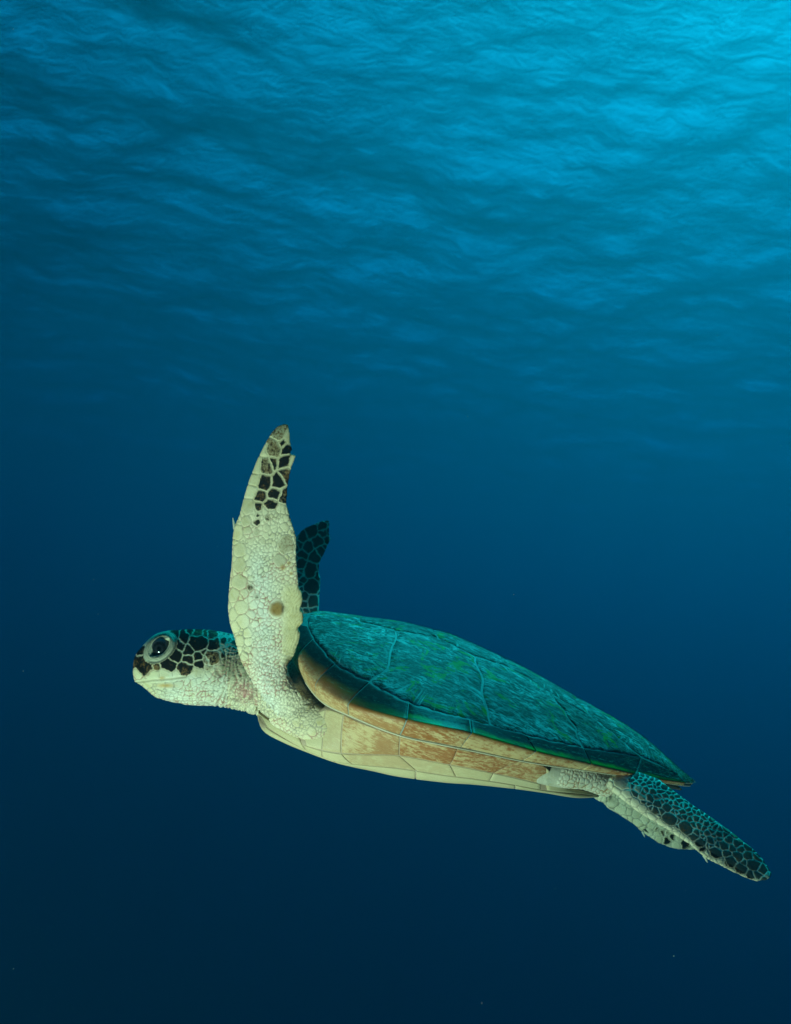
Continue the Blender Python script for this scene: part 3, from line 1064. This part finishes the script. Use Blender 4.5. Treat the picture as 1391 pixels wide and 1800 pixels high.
crop_seeds(3, 960, 1330, 3.2275, [
    (430, 150, 17, 0), (400, 200, 9, 0), (460, 215, 10, 0), (505, 262, 9.5, 0), (550, 297, 9.5, 0), (600, 340, 9.5, 0), (650, 375, 9, 0), (520, 180, 7, .45), (545, 228, 7, .5),
    (590, 240, 7, 1), (635, 265, 8, 1), (690, 290, 8, 1), (572, 185, 5, 1), (620, 312, 7, .9), (700, 355, 15, 1), (795, 405, 15, 1), (870, 490, 12, 1), (840, 460, 8, 1), (885, 520, 8, 1),
    (960, 545, 13, 1), (1050, 600, 11, 1), (1105, 635, 12, 1), (1160, 675, 8, 1), (1010, 500, 10, 1), (1090, 565, 9, 1), (1180, 615, 13, 1), (1230, 640, 10, .9),
    (1090, 490, 9, .9), (1150, 560, 9, .9), (930, 475, 8, .9), (940, 420, 6, .9), (980, 440, 6, .9), (1040, 470, 6, .9), (740, 265, 4.5, .9), (790, 340, 6, .9), (745, 290, 5, .9),
    (700, 405, 6, 0), (745, 438, 6, 0), (800, 478, 6, 0), (850, 520, 5.5, .1), (900, 560, 6, .1), (960, 595, 5, .2), (1040, 645, 4, .3), (1020, 610, 4, .7), (1260, 670, 5, .4)])
crop_seeds(4, 960, 1330, 3.2275, [(690, 478, 8, 1), (790, 495, 10, 1), (715, 462, 5, 1), (660, 432, 4.5, .9), (625, 412, 4, .8), (860, 520, 6, .8), (735, 510, 6, .2),
                                  (640, 470, 7, .2), (580, 430, 8, .1), (520, 380, 9, 0), (430, 300, 10, 0), (380, 260, 9, 0)])


def fill(box, rfun, n, keep, seed=3):
    """dart throwing with a varying radius"""
    r = np.random.default_rng(seed)
    pts = np.array([(a, b, c * .92) for a, b, c, _ in keep]) if keep else np.zeros((0, 3))
    out = []
    for _ in range(n):
        x, y = box[0] + r.random() * (box[2] - box[0]), box[1] + r.random() * (box[3] - box[1])
        rr = rfun(x, y) * (0.62 + 0.85 * r.random() ** 1.6)
        if rr <= 0:
            continue
        if len(pts) and (((pts[:, 0] - x) ** 2 + (pts[:, 1] - y) ** 2) < (pts[:, 2] + rr * 0.82) ** 2).any():
            continue
        pts = np.vstack([pts, [x, y, rr]])
        out.append((x, y, rr, -1))
    return out


def r_front(x, y):
    if y < 900:
        return 0
    if y < 960:
        return 3.6
    base = 3.4 if y < 1150 else 3.0
    if x < 440 and y < 1130:
        base = 5
    return base


common = fill((380, 1095, 640, 1340), lambda x, y: 0 if (y < 1130 and x > 455) or (x > 572 and y > 1235) else (3.1 if x > 400 else 0), 26000,
              [s for s in SEEDS[0] if s[0] > 400] + [s for s in SEEDS[1] if s[1] > 1080])
SEEDS[0] += [s for s in common]
SEEDS[1] += common
SEEDS[1] += fill((395, 740, 545, 1135), r_front, 14000, SEEDS[1])
SEEDS[0] += fill((230, 1100, 400, 1245), lambda x, y: 3.4 if (y > 1202 or x > 378) else (0 if (x < 372 and y < 1186) else 4.5), 5000, SEEDS[0])
SEEDS[0] += fill((930, 1340, 1100, 1410), lambda x, y: 3.6, 3000, [])
SEEDS[2] += fill((470, 905, 600, 1200), lambda x, y: 6, 1500, SEEDS[2])
SEEDS[3] = [(a, b, c * .85, d) for a, b, c, d in SEEDS[3]]
SEEDS[3] += fill((1050, 1340, 1370, 1560), lambda x, y: 4.3 if x < 1270 else 6.5, 7000, SEEDS[3])
SEEDS[4] += fill((1030, 1360, 1270, 1500), lambda x, y: 5.0, 1500, SEEDS[4])

P3 = V * 1.0


def stretch(dx, dy, along):
    """metric in which cells come out longer in the direction (dx, dy)"""
    d = np.array([dx, dy]) / math.hypot(dx, dy)
    return np.eye(2) + (along - 1) * np.outer(d, d)


METRIC = {1: stretch(0.12, -1, .86), 2: stretch(0.15, -1, .85), 3: stretch(0.844, 0.536, .72), 4: stretch(0.88, 0.48, .75)}
wx = (vnoise(P3 / 9.0, 1) - .5) * 5.0 + (vnoise(P3 / 3.6, 2) - .5) * 1.4
wy = (vnoise(P3 / 9.0, 3) - .5) * 5.0 + (vnoise(P3 / 3.6, 4) - .5) * 1.4
EDGE, DARK, CELL, RADN, CR = [np.zeros(nv_) for _ in range(5)]
for rg in range(5):
    sel = np.where(REG == rg)[0]
    sd_ = np.array(SEEDS[rg], np.float32)
    sd_[:, 2] *= {0: 1.0, 1: .86}.get(rg, .78)
    MA = METRIC.get(rg, np.eye(2)).astype(np.float32)
    sd_[:, :2] = sd_[:, :2] @ MA.T
    rr = np.random.default_rng(rg).random(len(sd_))
    for ch in np.array_split(sel, max(1, len(sel) // 6000)):
        X_, Y_ = MA @ np.stack([px_[ch] + wx[ch], py_[ch] + wy[ch]]).astype(np.float32)
        dd = (X_[:, None] - sd_[None, :, 0]) ** 2 + (Y_[:, None] - sd_[None, :, 1]) ** 2 - sd_[None, :, 2] ** 2
        o = np.argpartition(dd, 3, axis=1)[:, :4]
        ds = np.take_along_axis(dd, o, 1)
        q = np.argsort(ds, axis=1)
        o, ds = np.take_along_axis(o, q, 1), np.take_along_axis(ds, q, 1)
        s0_ = sd_[o[:, 0]]
        e = np.full(len(ch), 99.0)
        for k in (1, 2, 3):
            s1_ = sd_[o[:, k]]
            sep = np.hypot(s0_[:, 0] - s1_[:, 0], s0_[:, 1] - s1_[:, 1]) + 1e-3
            e = np.minimum(e, (ds[:, k] - ds[:, 0]) / (2 * sep))
        EDGE[ch], DARK[ch], CELL[ch], CR[ch] = e, s0_[:, 3], rr[o[:, 0]], s0_[:, 2]

auto = DARK < 0
# ---- base colours by zone
cream = np.array([0.66, 0.60, 0.40])
white = np.array([0.66, 0.67, 0.55])
yellow = np.array([0.56, 0.49, 0.24])
olive = np.array([0.20, 0.21, 0.12])
dusk = np.array([0.022, 0.026, 0.022])
teal = np.array([0.30, 0.42, 0.34])
base = np.tile(cream, (nv_, 1))
line = np.tile(np.array([0.26, 0.23, 0.18]), (nv_, 1))
lw = np.full(nv_, 0.65)
thr = np.full(nv_, 1.5)


def blend(arr, col_, f):
    arr += (np.asarray(col_) - arr) * np.clip(f, 0, 1)[:, None]


n1 = vnoise(P3 / 14.0, 5)
n2 = vnoise(P3 / 5.0, 6)
n3 = vnoise(P3 / 30.0, 7)
r0, r1, r2, r3, r4 = [REG == k for k in range(5)]
x, y = px_, py_
# head and neck: dark crown and nape, pale throat
nape = r0 & (x < 640)
f = sstep(y + (n1 - .5) * 14 + (n2 - .5) * 10, 1204 - 0.0 * x, 1176) * sstep(x, 372, 396) * (x < 700)
blend(base, olive, f * 0.85 * nape)
DARK = np.where(auto & nape & (x > 372), sstep(y, 1176, 1150) * .9, DARK)
blend(line, teal, nape * sstep(y, 1185, 1160))
blend(base, teal * 1.15, nape * sstep(y, 1170, 1128) * .75)
blend(base, white, nape * sstep(y, 1178, 1196) * (x < 400) * .6)
thr = np.where(nape & (x < 375), .75, thr)
# horn-coloured jaws
jaw = r0 & (x < 330)
blend(base, yellow, jaw * sstep(x, 300, 262) * sstep(y, 1150, 1190) * .55)
spot = np.exp(-(((x - 291) / 17) ** 2 + ((y - 1206) / 4.2) ** 2)) + .8 * np.exp(-(((x - 285) / 5) ** 2 + ((y - 1192) / 3) ** 2))
blend(base, (0.48, 0.27, 0.06), r0 * spot * .9)
# reddish tint in the folds
red = np.array([0.36, 0.14, 0.11])
veins = sstep(n3 + (n1 - .5) * .5, .42, .62)
blend(line, red, (r0 | r1) * veins * sstep(y, 880, 960) * .75)
blend(line, (0.30, 0.05, 0.08), r0 * np.exp(-(((x - 432) / 16) ** 2 + ((y - 1216) / 20) ** 2)) * .9)
blend(base, (0.46, 0.20, 0.18), r0 * np.exp(-(((x - 433) / 14) ** 2 + ((y - 1218) / 16) ** 2)) * .85 * sstep(n2, .35, .6))
# near front flipper
blend(base, white, r1 * np.exp(-(((x - 458 - (y - 1000) * .06) / 26) ** 2)) * sstep(y, 940, 1010) * .9)
blend(base, yellow, r1 * sstep(x, 488, 512) * sstep(y, 1012, 1045) * sstep(y, 1172, 1140) * .75)
blend(base, yellow, r1 * sstep(x, 446, 415) * .35)
blend(base, yellow, r1 * sstep(y, 930, 780) * .45)
flap = (r1 & (x > 496 - (n1 - .5) * 16) & (y > 1030) & (y < 1168) & auto)
EDGE = np.where(flap, 9.0, EDGE)
DARK = np.where(flap, 0, DARK)
blend(line, (0.42, 0.36, 0.2), r1 * sstep(y, 930, 860))
w_ = np.exp(-(((x + wx - WART[0]) / 13.5) ** 2 + ((y + wy * .8 - WART[1]) / 12.5) ** 2) ** 3)
blend(base, (0.20, 0.105, 0.018), r1 * w_)
blend(base, (0.34, 0.22, 0.07), r1 * w_ * sstep(n2, .6, .4) * .5)
blend(base, (0.02, 0.015, 0.012), r1 * w_ * sstep(n2 + (x - WART[0]) * .04, .6, .72))
for (a, b, s_) in ((497.5, 997.5, 5), (512, 1008, 3), (508, 990, 3)):
    blend(base, (0.42, 0.24, 0.04), r1 * np.exp(-(((x - a) ** 2 + (y - b) ** 2) / s_ ** 2) ** 1.5) * .85)
tipf = sstep(y, 775, 752) * sstep(x + y * .2, 668, 640)
blend(base, teal, r1 * tipf * .6)
# axilla: dark dimple of small scales
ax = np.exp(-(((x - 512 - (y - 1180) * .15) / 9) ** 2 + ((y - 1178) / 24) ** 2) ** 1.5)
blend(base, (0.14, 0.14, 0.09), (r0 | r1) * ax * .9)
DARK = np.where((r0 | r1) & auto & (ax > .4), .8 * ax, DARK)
# back (upper) sides of the flippers that face away: dark
back1 = sstep(N[:, 1], 0.05, 0.35) * r1
blend(base, teal * .8, back1)
DARK = np.where(r1 & (N[:, 1] > .15) & (py < 1200), 1.0, DARK)
back2 = r2
blend(base, teal * .9, back2 * sstep(-N[:, 1], -0.2, 0.1))
blend(line, teal * 1.9, back2)
DARK = np.where(r2 & auto, 1.0, DARK)
DARK = np.where(r2 & (N[:, 1] > .1), 0.0, DARK)
thr = np.where(r2, 0.7, thr)
# near rear flipper: upper side dark with pale net, lower lead edge pale
dist = ((x - 1062) * 0.536 - (y - 1385) * 0.844)
up3 = sstep(dist, 4 + 8 * sstep(x, 1300, 1100), 16)
blend(base, teal * 1.0, r3 * up3 * sstep(x, 1110, 1150) * .9)
blend(line, teal * 1.9, r3 * up3)
DARK = np.where(r3 & auto, np.where((x > 1105) & (dist > 9), .95, 0.0), DARK)
thr = np.where(r3, 0.25, thr)
blend(base, (0.06, 0.2, 0.02), r3 * sstep(dist + (n1 - .5) * 12, 50, 58) * sstep(x, 1240, 1262) * sstep(x, 1345, 1330) * .9)
DARK = np.where(r3 & (dist + (n1 - .5) * 12 > 50) & (x > 1250) & (x < 1336), 0.2, DARK)
DARK = np.where(r4 & auto, sstep(x, 1148, 1165) * .6 * CELL, DARK)
# groin and tail
gro = r0 & (x > 930)
blend(line, (0.34, 0.17, 0.08), gro * 1.0)
blend(base, white, gro * .4)
smz = gro & (x < 985 + (n1 - .5) * 12)
EDGE = np.where(smz, 9.0, EDGE)
blend(base, (0.44, 0.42, 0.31), smz * .8)
tail = r0 & (x > 1110)
blend(base, dusk * 2, tail * 1.0)
DARK = np.where(auto & (DARK < 0), 0.0, DARK)
# each scale its own slight tint
base *= (0.90 + 0.18 * CELL)[:, None]
lw = np.where(CR > 6, 1.0, 0.9)
lw = np.where(r2, 1.3, np.where(r3, 1.0, lw))
lw = np.where(r0 & (x < 375) & (y < 1190), 0.7, lw)
# around the eye no net
EYE = np.array([282.0, 1139.0])
ea = math.radians(-41)
eu = (x - EYE[0]) * math.cos(ea) + (y - EYE[1]) * math.sin(ea)
ev_ = -(x - EYE[0]) * math.sin(ea) + (y - EYE[1]) * math.cos(ea)
rad_e = np.sqrt((eu / 30.0) ** 2 + (ev_ / 19.5) ** 2)
rad_a = (eu / 21.5) ** 2 + np.abs(ev_ - 0.3) / 9.8
eyez = r0 & (rad_e < 1.15)
EDGE = np.where(eyez, 9, EDGE)
DARK = np.where(eyez, 0, DARK)
blend(base, (0.44, 0.44, 0.31), eyez * 1.0)
blend(base, (0.50, 0.52, 0.36), eyez * np.exp(-((rad_a - 1.12) / .12) ** 2))
ringl = 0.5 + 0.5 * np.sin(rad_e * 52)
blend(base, (0.08, 0.10, 0.085), eyez * ringl * .7 * sstep(rad_a, 1.1, 1.25))
blend(base, (0.05, 0.05, 0.04), eyez * np.exp(-((rad_e - 1.08) / .07) ** 2) * sstep(ev_, 0, 8))
blend(base, (0.05, 0.05, 0.05), eyez * sstep(rad_a, 1.0, .85))

# ---------------------------------------------------------------- relief
dsp = np.zeros(nv_)
pil = np.clip(EDGE / 2.4, 0, 1)
pil = pil * (2 - pil)
amp = np.where(CR > 6, 0.9, 0.75)
amp = np.where(r2 | r3 | r4, 0.6, np.where(CR > 6, amp, 0.46))
amp = np.where(r0 & (x < 395), amp * .6, amp)
amp = np.where(r0 & (x > 900), 0.3, amp)
dsp += (pil - .7) * amp
# neck folds; crease shade, with a reddish tint, is also painted into the colour
nk = nape * sstep(x, 366, 388) * sstep(y, 1130, 1160) * sstep(x, 470, 452)
ph = (x + (y - 1180) * .12 + (vnoise(np.stack([x / 14, y / 40, x * 0], -1), 9) - .5) * 22) / 8.6 * 2 * np.pi
dsp += nk * ((np.abs(np.sin(ph / 2)) ** .6) - .65) * 4.6
ph2 = (y + (vnoise(np.stack([x / 30, y / 9, x * 0], -1), 10) - .5) * 9) / 5.2 * 2 * np.pi
th_ = r0 * sstep(y, 1206, 1214) * sstep(x, 262, 285) * sstep(x, 400, 370)
fold = sstep(np.abs(np.sin(ph / 2)), .42, .10) * nk
blend(base, (0.22, 0.13, 0.09), fold * .75)
blend(base, (0.34, 0.27, 0.18), th_ * sstep(np.abs(np.sin(ph2 / 2)), .35, .08) * .6)
dsp += th_ * (np.abs(np.sin(ph2 / 2)) - .6) * 1.3
# folds on the shoulder and the flap
sf = (r0 | r1) * sstep(y, 1120, 1160) * (x > 400) * (x < 620)
ph3 = (y * .9 - x * .35 + (vnoise(np.stack([x / 12, y / 12, x * 0], -1), 12) - .5) * 16) / 7.5 * 2 * np.pi
blend(base, (0.34, 0.24, 0.17), sf * sstep(np.abs(np.sin(ph3 / 2)), .30, .06) * .5)
dsp += sf * (np.abs(np.sin(ph3 / 2)) - .6) * 1.1
ph4 = (y * .5 + x * 1.1 + (n1 - .5) * 18) / 5.5 * 2 * np.pi
blend(base, (0.36, 0.26, 0.12), flap * sstep(np.abs(np.sin(ph4 / 2)), .35, .08) * .55)
dsp += flap * (np.abs(np.sin(ph4 / 2)) - .6) * 0.9
dsp -= (r0 | r1) * ax * 2
dsp += r1 * w_ * 1.6
# mouth line
mp = np.array([(238, 1202), (250, 1199.5), (269, 1196.5), (285, 1195.5), (301, 1194), (323, 1190), (338, 1186)])
md_ = np.abs(y - np.interp(x, mp[:, 0], mp[:, 1]))
mo = r0 * np.exp(-(md_ / 1.9) ** 2) * (x < 340) * sstep(x, 340, 318)
dsp -= mo * 2.6
blend(base, (0.30, 0.26, 0.17), mo * .8)
EDGE = np.where(r0 & (x < 345) & (md_ < 4.5), np.maximum(EDGE, 3), EDGE)
lowj = r0 * sstep(y - np.interp(x, mp[:, 0], mp[:, 1]), 1, 4) * sstep(x, 330, 300)
dsp -= lowj * 2.0
# nostril
nos = np.exp(-(((x - 248) / 3) ** 2 + ((y - 1147) / 2) ** 2))
dsp -= r0 * nos * 2
blend(base, (0.03, 0.03, 0.03), r0 * nos)
# eyelids: a swollen ring, open in the middle
dsp += r0 * (rad_e < 1.4) * (4.2 * np.exp(-((rad_e - .78) / .22) ** 2) * sstep(rad_a, .8, 1.15) - 9.0 * sstep(rad_a, 1.0, .72) + 1.1 * np.sin(rad_e * 52) * sstep(rad_e, 1.1, .9) * sstep(rad_e, .62, .7))
fl = (r0 | r1) * sstep(x + (y - 1260) * .5, 505, 562) * (y > 1190) * (x < 640)
dsp *= 1 - .7 * fl
blend(base, (0.58, 0.51, 0.31), fl * .85)
sink = (r0 | r1) * sstep(x, 546, 570) * (x < 640)
dsp *= 1 - .75 * sink
dsp -= sink * 1.0
blend(base, (0.56, 0.50, 0.31), sink * .8)
dsp += (vnoise(P3 / 2.2, 13) - .5) * .35
V2 = V + N * dsp[:, None]
me.vertices.foreach_set('co', L(V2).astype(np.float32).ravel())
me.update()
set_attr(me, 'edge', EDGE)
set_attr(me, 'dark', np.clip(DARK, 0, 1))
set_attr(me, 'lw', lw)
set_attr(me, 'dorsal', (r2 | (r3 & (dist > 6))).astype(float))
set_attr(me, 'thr', thr)
set_attr(me, 'base', np.hstack([np.clip(base, 0, 1), np.ones((nv_, 1))]), 'FLOAT_COLOR')
set_attr(me, 'line', np.hstack([np.clip(line, 0, 1), np.ones((nv_, 1))]), 'FLOAT_COLOR')
me.polygons.foreach_set('use_smooth', [True] * len(me.polygons))

t = NT('turtle_skin')
obc = t.n.new('ShaderNodeTexCoord').outputs['Object']
nA = t.noise(obc, 330, 4, .7)
nB = t.noise(obc, 900, 3, .7)
nC = t.noise(obc, 60, 5, .65, .6)
e = t.attr('edge')
dk = t.attr('dark')
jit = t.math('ADD', t.math('MULTIPLY', t.math('SUBTRACT', nA, .5), 3.2), t.math('MULTIPLY', t.math('SUBTRACT', nB, .5), 2.0))
lwv = t.attr('lw')
lm = t.math('MULTIPLY', t.math('SUBTRACT', 1.0, t.smooth(t.math('DIVIDE', e, lwv), 0.35, 1.25)), t.math('ADD', .45, t.math('MULTIPLY', t.smooth(nC, .38, .62), .55)))
bc = t.attr('base', 'Color')
bc = t.mix(t.smooth(nC, .45, .75), bc, t.mix(1.0, bc, (0.86, 0.82, 0.66), 'MULTIPLY'))
bc = t.mix(t.math('MULTIPLY', t.smooth(nB, .56, .72), .30), bc, (0.30, 0.22, 0.12))
e2 = t.math('ADD', e, jit)
thrv = t.attr('thr')
fringe = t.math('MULTIPLY', t.smooth(t.math('SUBTRACT', e2, thrv), -1.0, 0.8), dk)
core = t.math('MULTIPLY', t.smooth(t.math('SUBTRACT', e2, thrv), 0.0, 1.6), t.smooth(t.math('ADD', dk, t.math('MULTIPLY', t.math('SUBTRACT', nA, .5), 1.2)), .42, .8))
dor = t.attr('dorsal')
soft = t.math('MULTIPLY', t.smooth(t.math('SUBTRACT', e2, thrv), 0.0, 8.0), t.math('MULTIPLY', t.smooth(dk, 0.0, 0.35), 0.22))
bc = t.mix(soft, bc, (0.24, 0.25, 0.13))
c = t.mix(t.math('MULTIPLY', fringe, .7), bc, (0.13, 0.10, 0.045))
nD = t.noise(obc, 45, 4, .6)
c = t.mix(core, c, t.mix(t.smooth(t.math('SUBTRACT', t.math('ADD', dk, t.math('MULTIPLY', t.math('SUBTRACT', nA, .5), 1.4)), t.math('MULTIPLY', t.math('SUBTRACT', nD, .5), 1.5)), .55, .95), (0.16, 0.09, 0.032), t.mix(dor, (0.007, 0.007, 0.006), t.mix(nC, (0.02, 0.035, 0.03), (0.075, 0.11, 0.09)))))
c = t.mix(t.math('MULTIPLY', lm, .9), c, t.attr('line', 'Color'))
bmp = t.node('ShaderNodeBump', Strength=0.5, Distance=0.0007, Height=t.math('ADD', nA, t.math('MULTIPLY', t.smooth(e, 0, 2.0), 1.0)))
bs = t.n.new('ShaderNodeBsdfPrincipled')
t.put(bs, 'Base Color', c)
t.put(bs, 'Roughness', 0.5)
t.put(bs, 'Specular IOR Level', 0.08)
t.put(bs, 'Normal', bmp)
t.t.links.new(bs.outputs[0], t.out.inputs[0])
me.materials.clear()
me.materials.append(t.m)
body = bpy.data.objects.new('body', me)
COL.objects.link(body)
body.parent = turtle

# ---------------------------------------------------------------- eyes
t = NT('turtle_eye')
oc = t.n.new('ShaderNodeTexCoord').outputs['Object']
sp = t.n.new('ShaderNodeSeparateXYZ')
t.put(sp, 0, oc)
rx = t.math('POWER', t.math('ADD', t.math('POWER', sp.outputs[0], 2.0), t.math('POWER', sp.outputs[2], 2.0)), 0.5)
rr_ = t.math('DIVIDE', rx, UNIT)
c = t.mix(t.smooth(rr_, 3.2, 4.4), (0.004, 0.004, 0.005), (0.012, 0.013, 0.016))
c = t.mix(t.smooth(rr_, 6.5, 8.0), c, (0.008, 0.009, 0.010))
c = t.mix(t.smooth(t.math('ADD', rr_, t.math('MULTIPLY', t.noise(oc, 400), 4)), 13, 17), c, (0.05, 0.06, 0.07))
bs = t.n.new('ShaderNodeBsdfPrincipled')
t.put(bs, 'Base Color', c)
t.put(bs, 'Roughness', 0.12)
t.put(bs, 'Specular IOR Level', 0.35)
t.t.links.new(bs.outputs[0], t.out.inputs[0])
th = np.linspace(0, 2 * np.pi, 40, endpoint=False)
phs = np.linspace(0, np.pi, 22)
for sg in (-1, 1):
    PH, TH = np.meshgrid(phs[1:-1], th, indexing='ij')
    E_ = np.stack([np.sin(PH) * np.cos(TH), np.cos(PH), np.sin(PH) * np.sin(TH)], -1) * np.array([17, 12.5, 17])
    VV = np.vstack([E_.reshape(-1, 3), [0, 12.5, 0], [0, -12.5, 0]]) * UNIT
    q = [tuple(map(int, f)) for f in grid_faces(20, 40, wrap=True)]
    for j in range(40):
        q.append((800, (j + 1) % 40, j))
        q.append((801, 19 * 40 + j, 19 * 40 + (j + 1) % 40))
    o = mesh_obj('eye', VV, q, t.m, turtle)
    c3 = P(EYE[0] + 1, EYE[1], -26.5)
    o.location = L(c3 * np.array([1, -sg, 1]))

# ---------------------------------------------------------------- claws
M_CLAW = plain_material('claw_horn', (0.35, 0.40, 0.32), (0.55, 0.55, 0.42), 200)


def claw(tip, root, dy, w=3.2):
    a, b = P(*root, dy), P(*tip, dy)
    R_ = []
    T = b - a
    T /= np.linalg.norm(T)
    s1 = np.cross(T, [0, 1, 0])
    for k in np.linspace(0, 1, 6):
        c_ = a + (b - a) * k
        r = w * (1 - k) ** .7 + .25
        R_.append([c_ + s1 * r * math.cos(q_) + np.array([0, 1, 0]) * r * .6 * math.sin(q_) for q_ in np.linspace(0, 6.283, 9)[:-1]])
    R_ = np.array(R_)
    VV = np.vstack([R_.reshape(-1, 3), b])
    f = [tuple(map(int, q_)) for q_ in grid_faces(6, 8, wrap=True)] + [(48, 40 + j, 40 + (j + 1) % 8) for j in range(8)]
    mesh_obj('claw', L(VV), f, M_CLAW, turtle)


claw((409.5, 910), (413.5, 930), -212, 2.8)
claw((1244.5, 1517), (1238, 1503), -160, 2.8)
claw((1134, 1472), (1130, 1461), 130, 2.6)
claw((497, 962), (503, 980), 290, 2.8)

# ---------------------------------------------------------------- algae fuzz on the shell
def algae_fuzz(n=9000):
    r = np.random.default_rng(21)
    u = 1.5 + 10.2 * r.random(n) ** 0.8
    w = np.clip(r.normal(-0.12, 0.42, n), -0.93, 0.9)
    B_ = SA(u, w)
    n_ = outward(SA, u, w)
    e = 0.03
    T_ = SA(u + e, w) - SA(u - e, w)
    T_ /= np.linalg.norm(T_, axis=1, keepdims=True)
    side = np.cross(n_, T_)
    ln = (3.0 + 6.0 * r.random(n) ** 2)[:, None] * np.clip((u - 1) / 5, .4, 1.2)[:, None]
    d = T_ * (0.95 + 0.1 * r.random((n, 1))) + n_ * (0.10 + 0.35 * r.random((n, 1))) + side * r.normal(0, .25, (n, 1))
    b = B_ + n_ * 1.9
    hw = 0.30
    V_ = np.stack([b - side * hw, b + side * hw, b + d * ln * .55 + side * hw * .5, b + d * ln + n_ * 0.3], 1).reshape(-1, 3)
    k = np.arange(n) * 4
    Q = np.concatenate([np.stack([k, k + 1, k + 2], -1), np.stack([k, k + 2, k + 3], -1)])
    m = plain_material('algae', (0.05, 0.12, 0.05), (0.22, 0.30, 0.20), 50, 0.7, 0.05)
    o = fast_mesh('algae_fuzz', L(V_), Q, m, carapace)
    tag(o, kind='stuff')


algae_fuzz()


# ---------------------------------------------------------------- specks drifting in the water
def specks(n=1100):
    r = np.random.default_rng(5)
    c = np.stack([r.uniform(-2.2, 2.2, n), r.uniform(0.6, 4.5, n), r.uniform(-2.2, 2.6, n)], -1)
    o8 = np.array([[1, 0, 0], [-1, 0, 0], [0, 1, 0], [0, -1, 0], [0, 0, 1], [0, 0, -1]], float)
    f8 = np.array([[0, 2, 4], [2, 1, 4], [1, 3, 4], [3, 0, 4], [2, 0, 5], [1, 2, 5], [3, 1, 5], [0, 3, 5]])
    rad = 0.0004 + 0.0008 * r.random(n) ** 3
    V_ = (c[:, None] + o8[None] * rad[:, None, None] * r.uniform(.5, 1.5, (n, 6, 1))).reshape(-1, 3)
    Q = (f8[None] + (np.arange(n) * 6)[:, None, None]).reshape(-1, 3)
    m = plain_material('speck', (0.25, 0.25, 0.2), (0.4, 0.4, 0.35), 50, 0.8, 0.05)
    tag(fast_mesh('drifting_specks', V_, Q, m), kind='stuff')


specks()
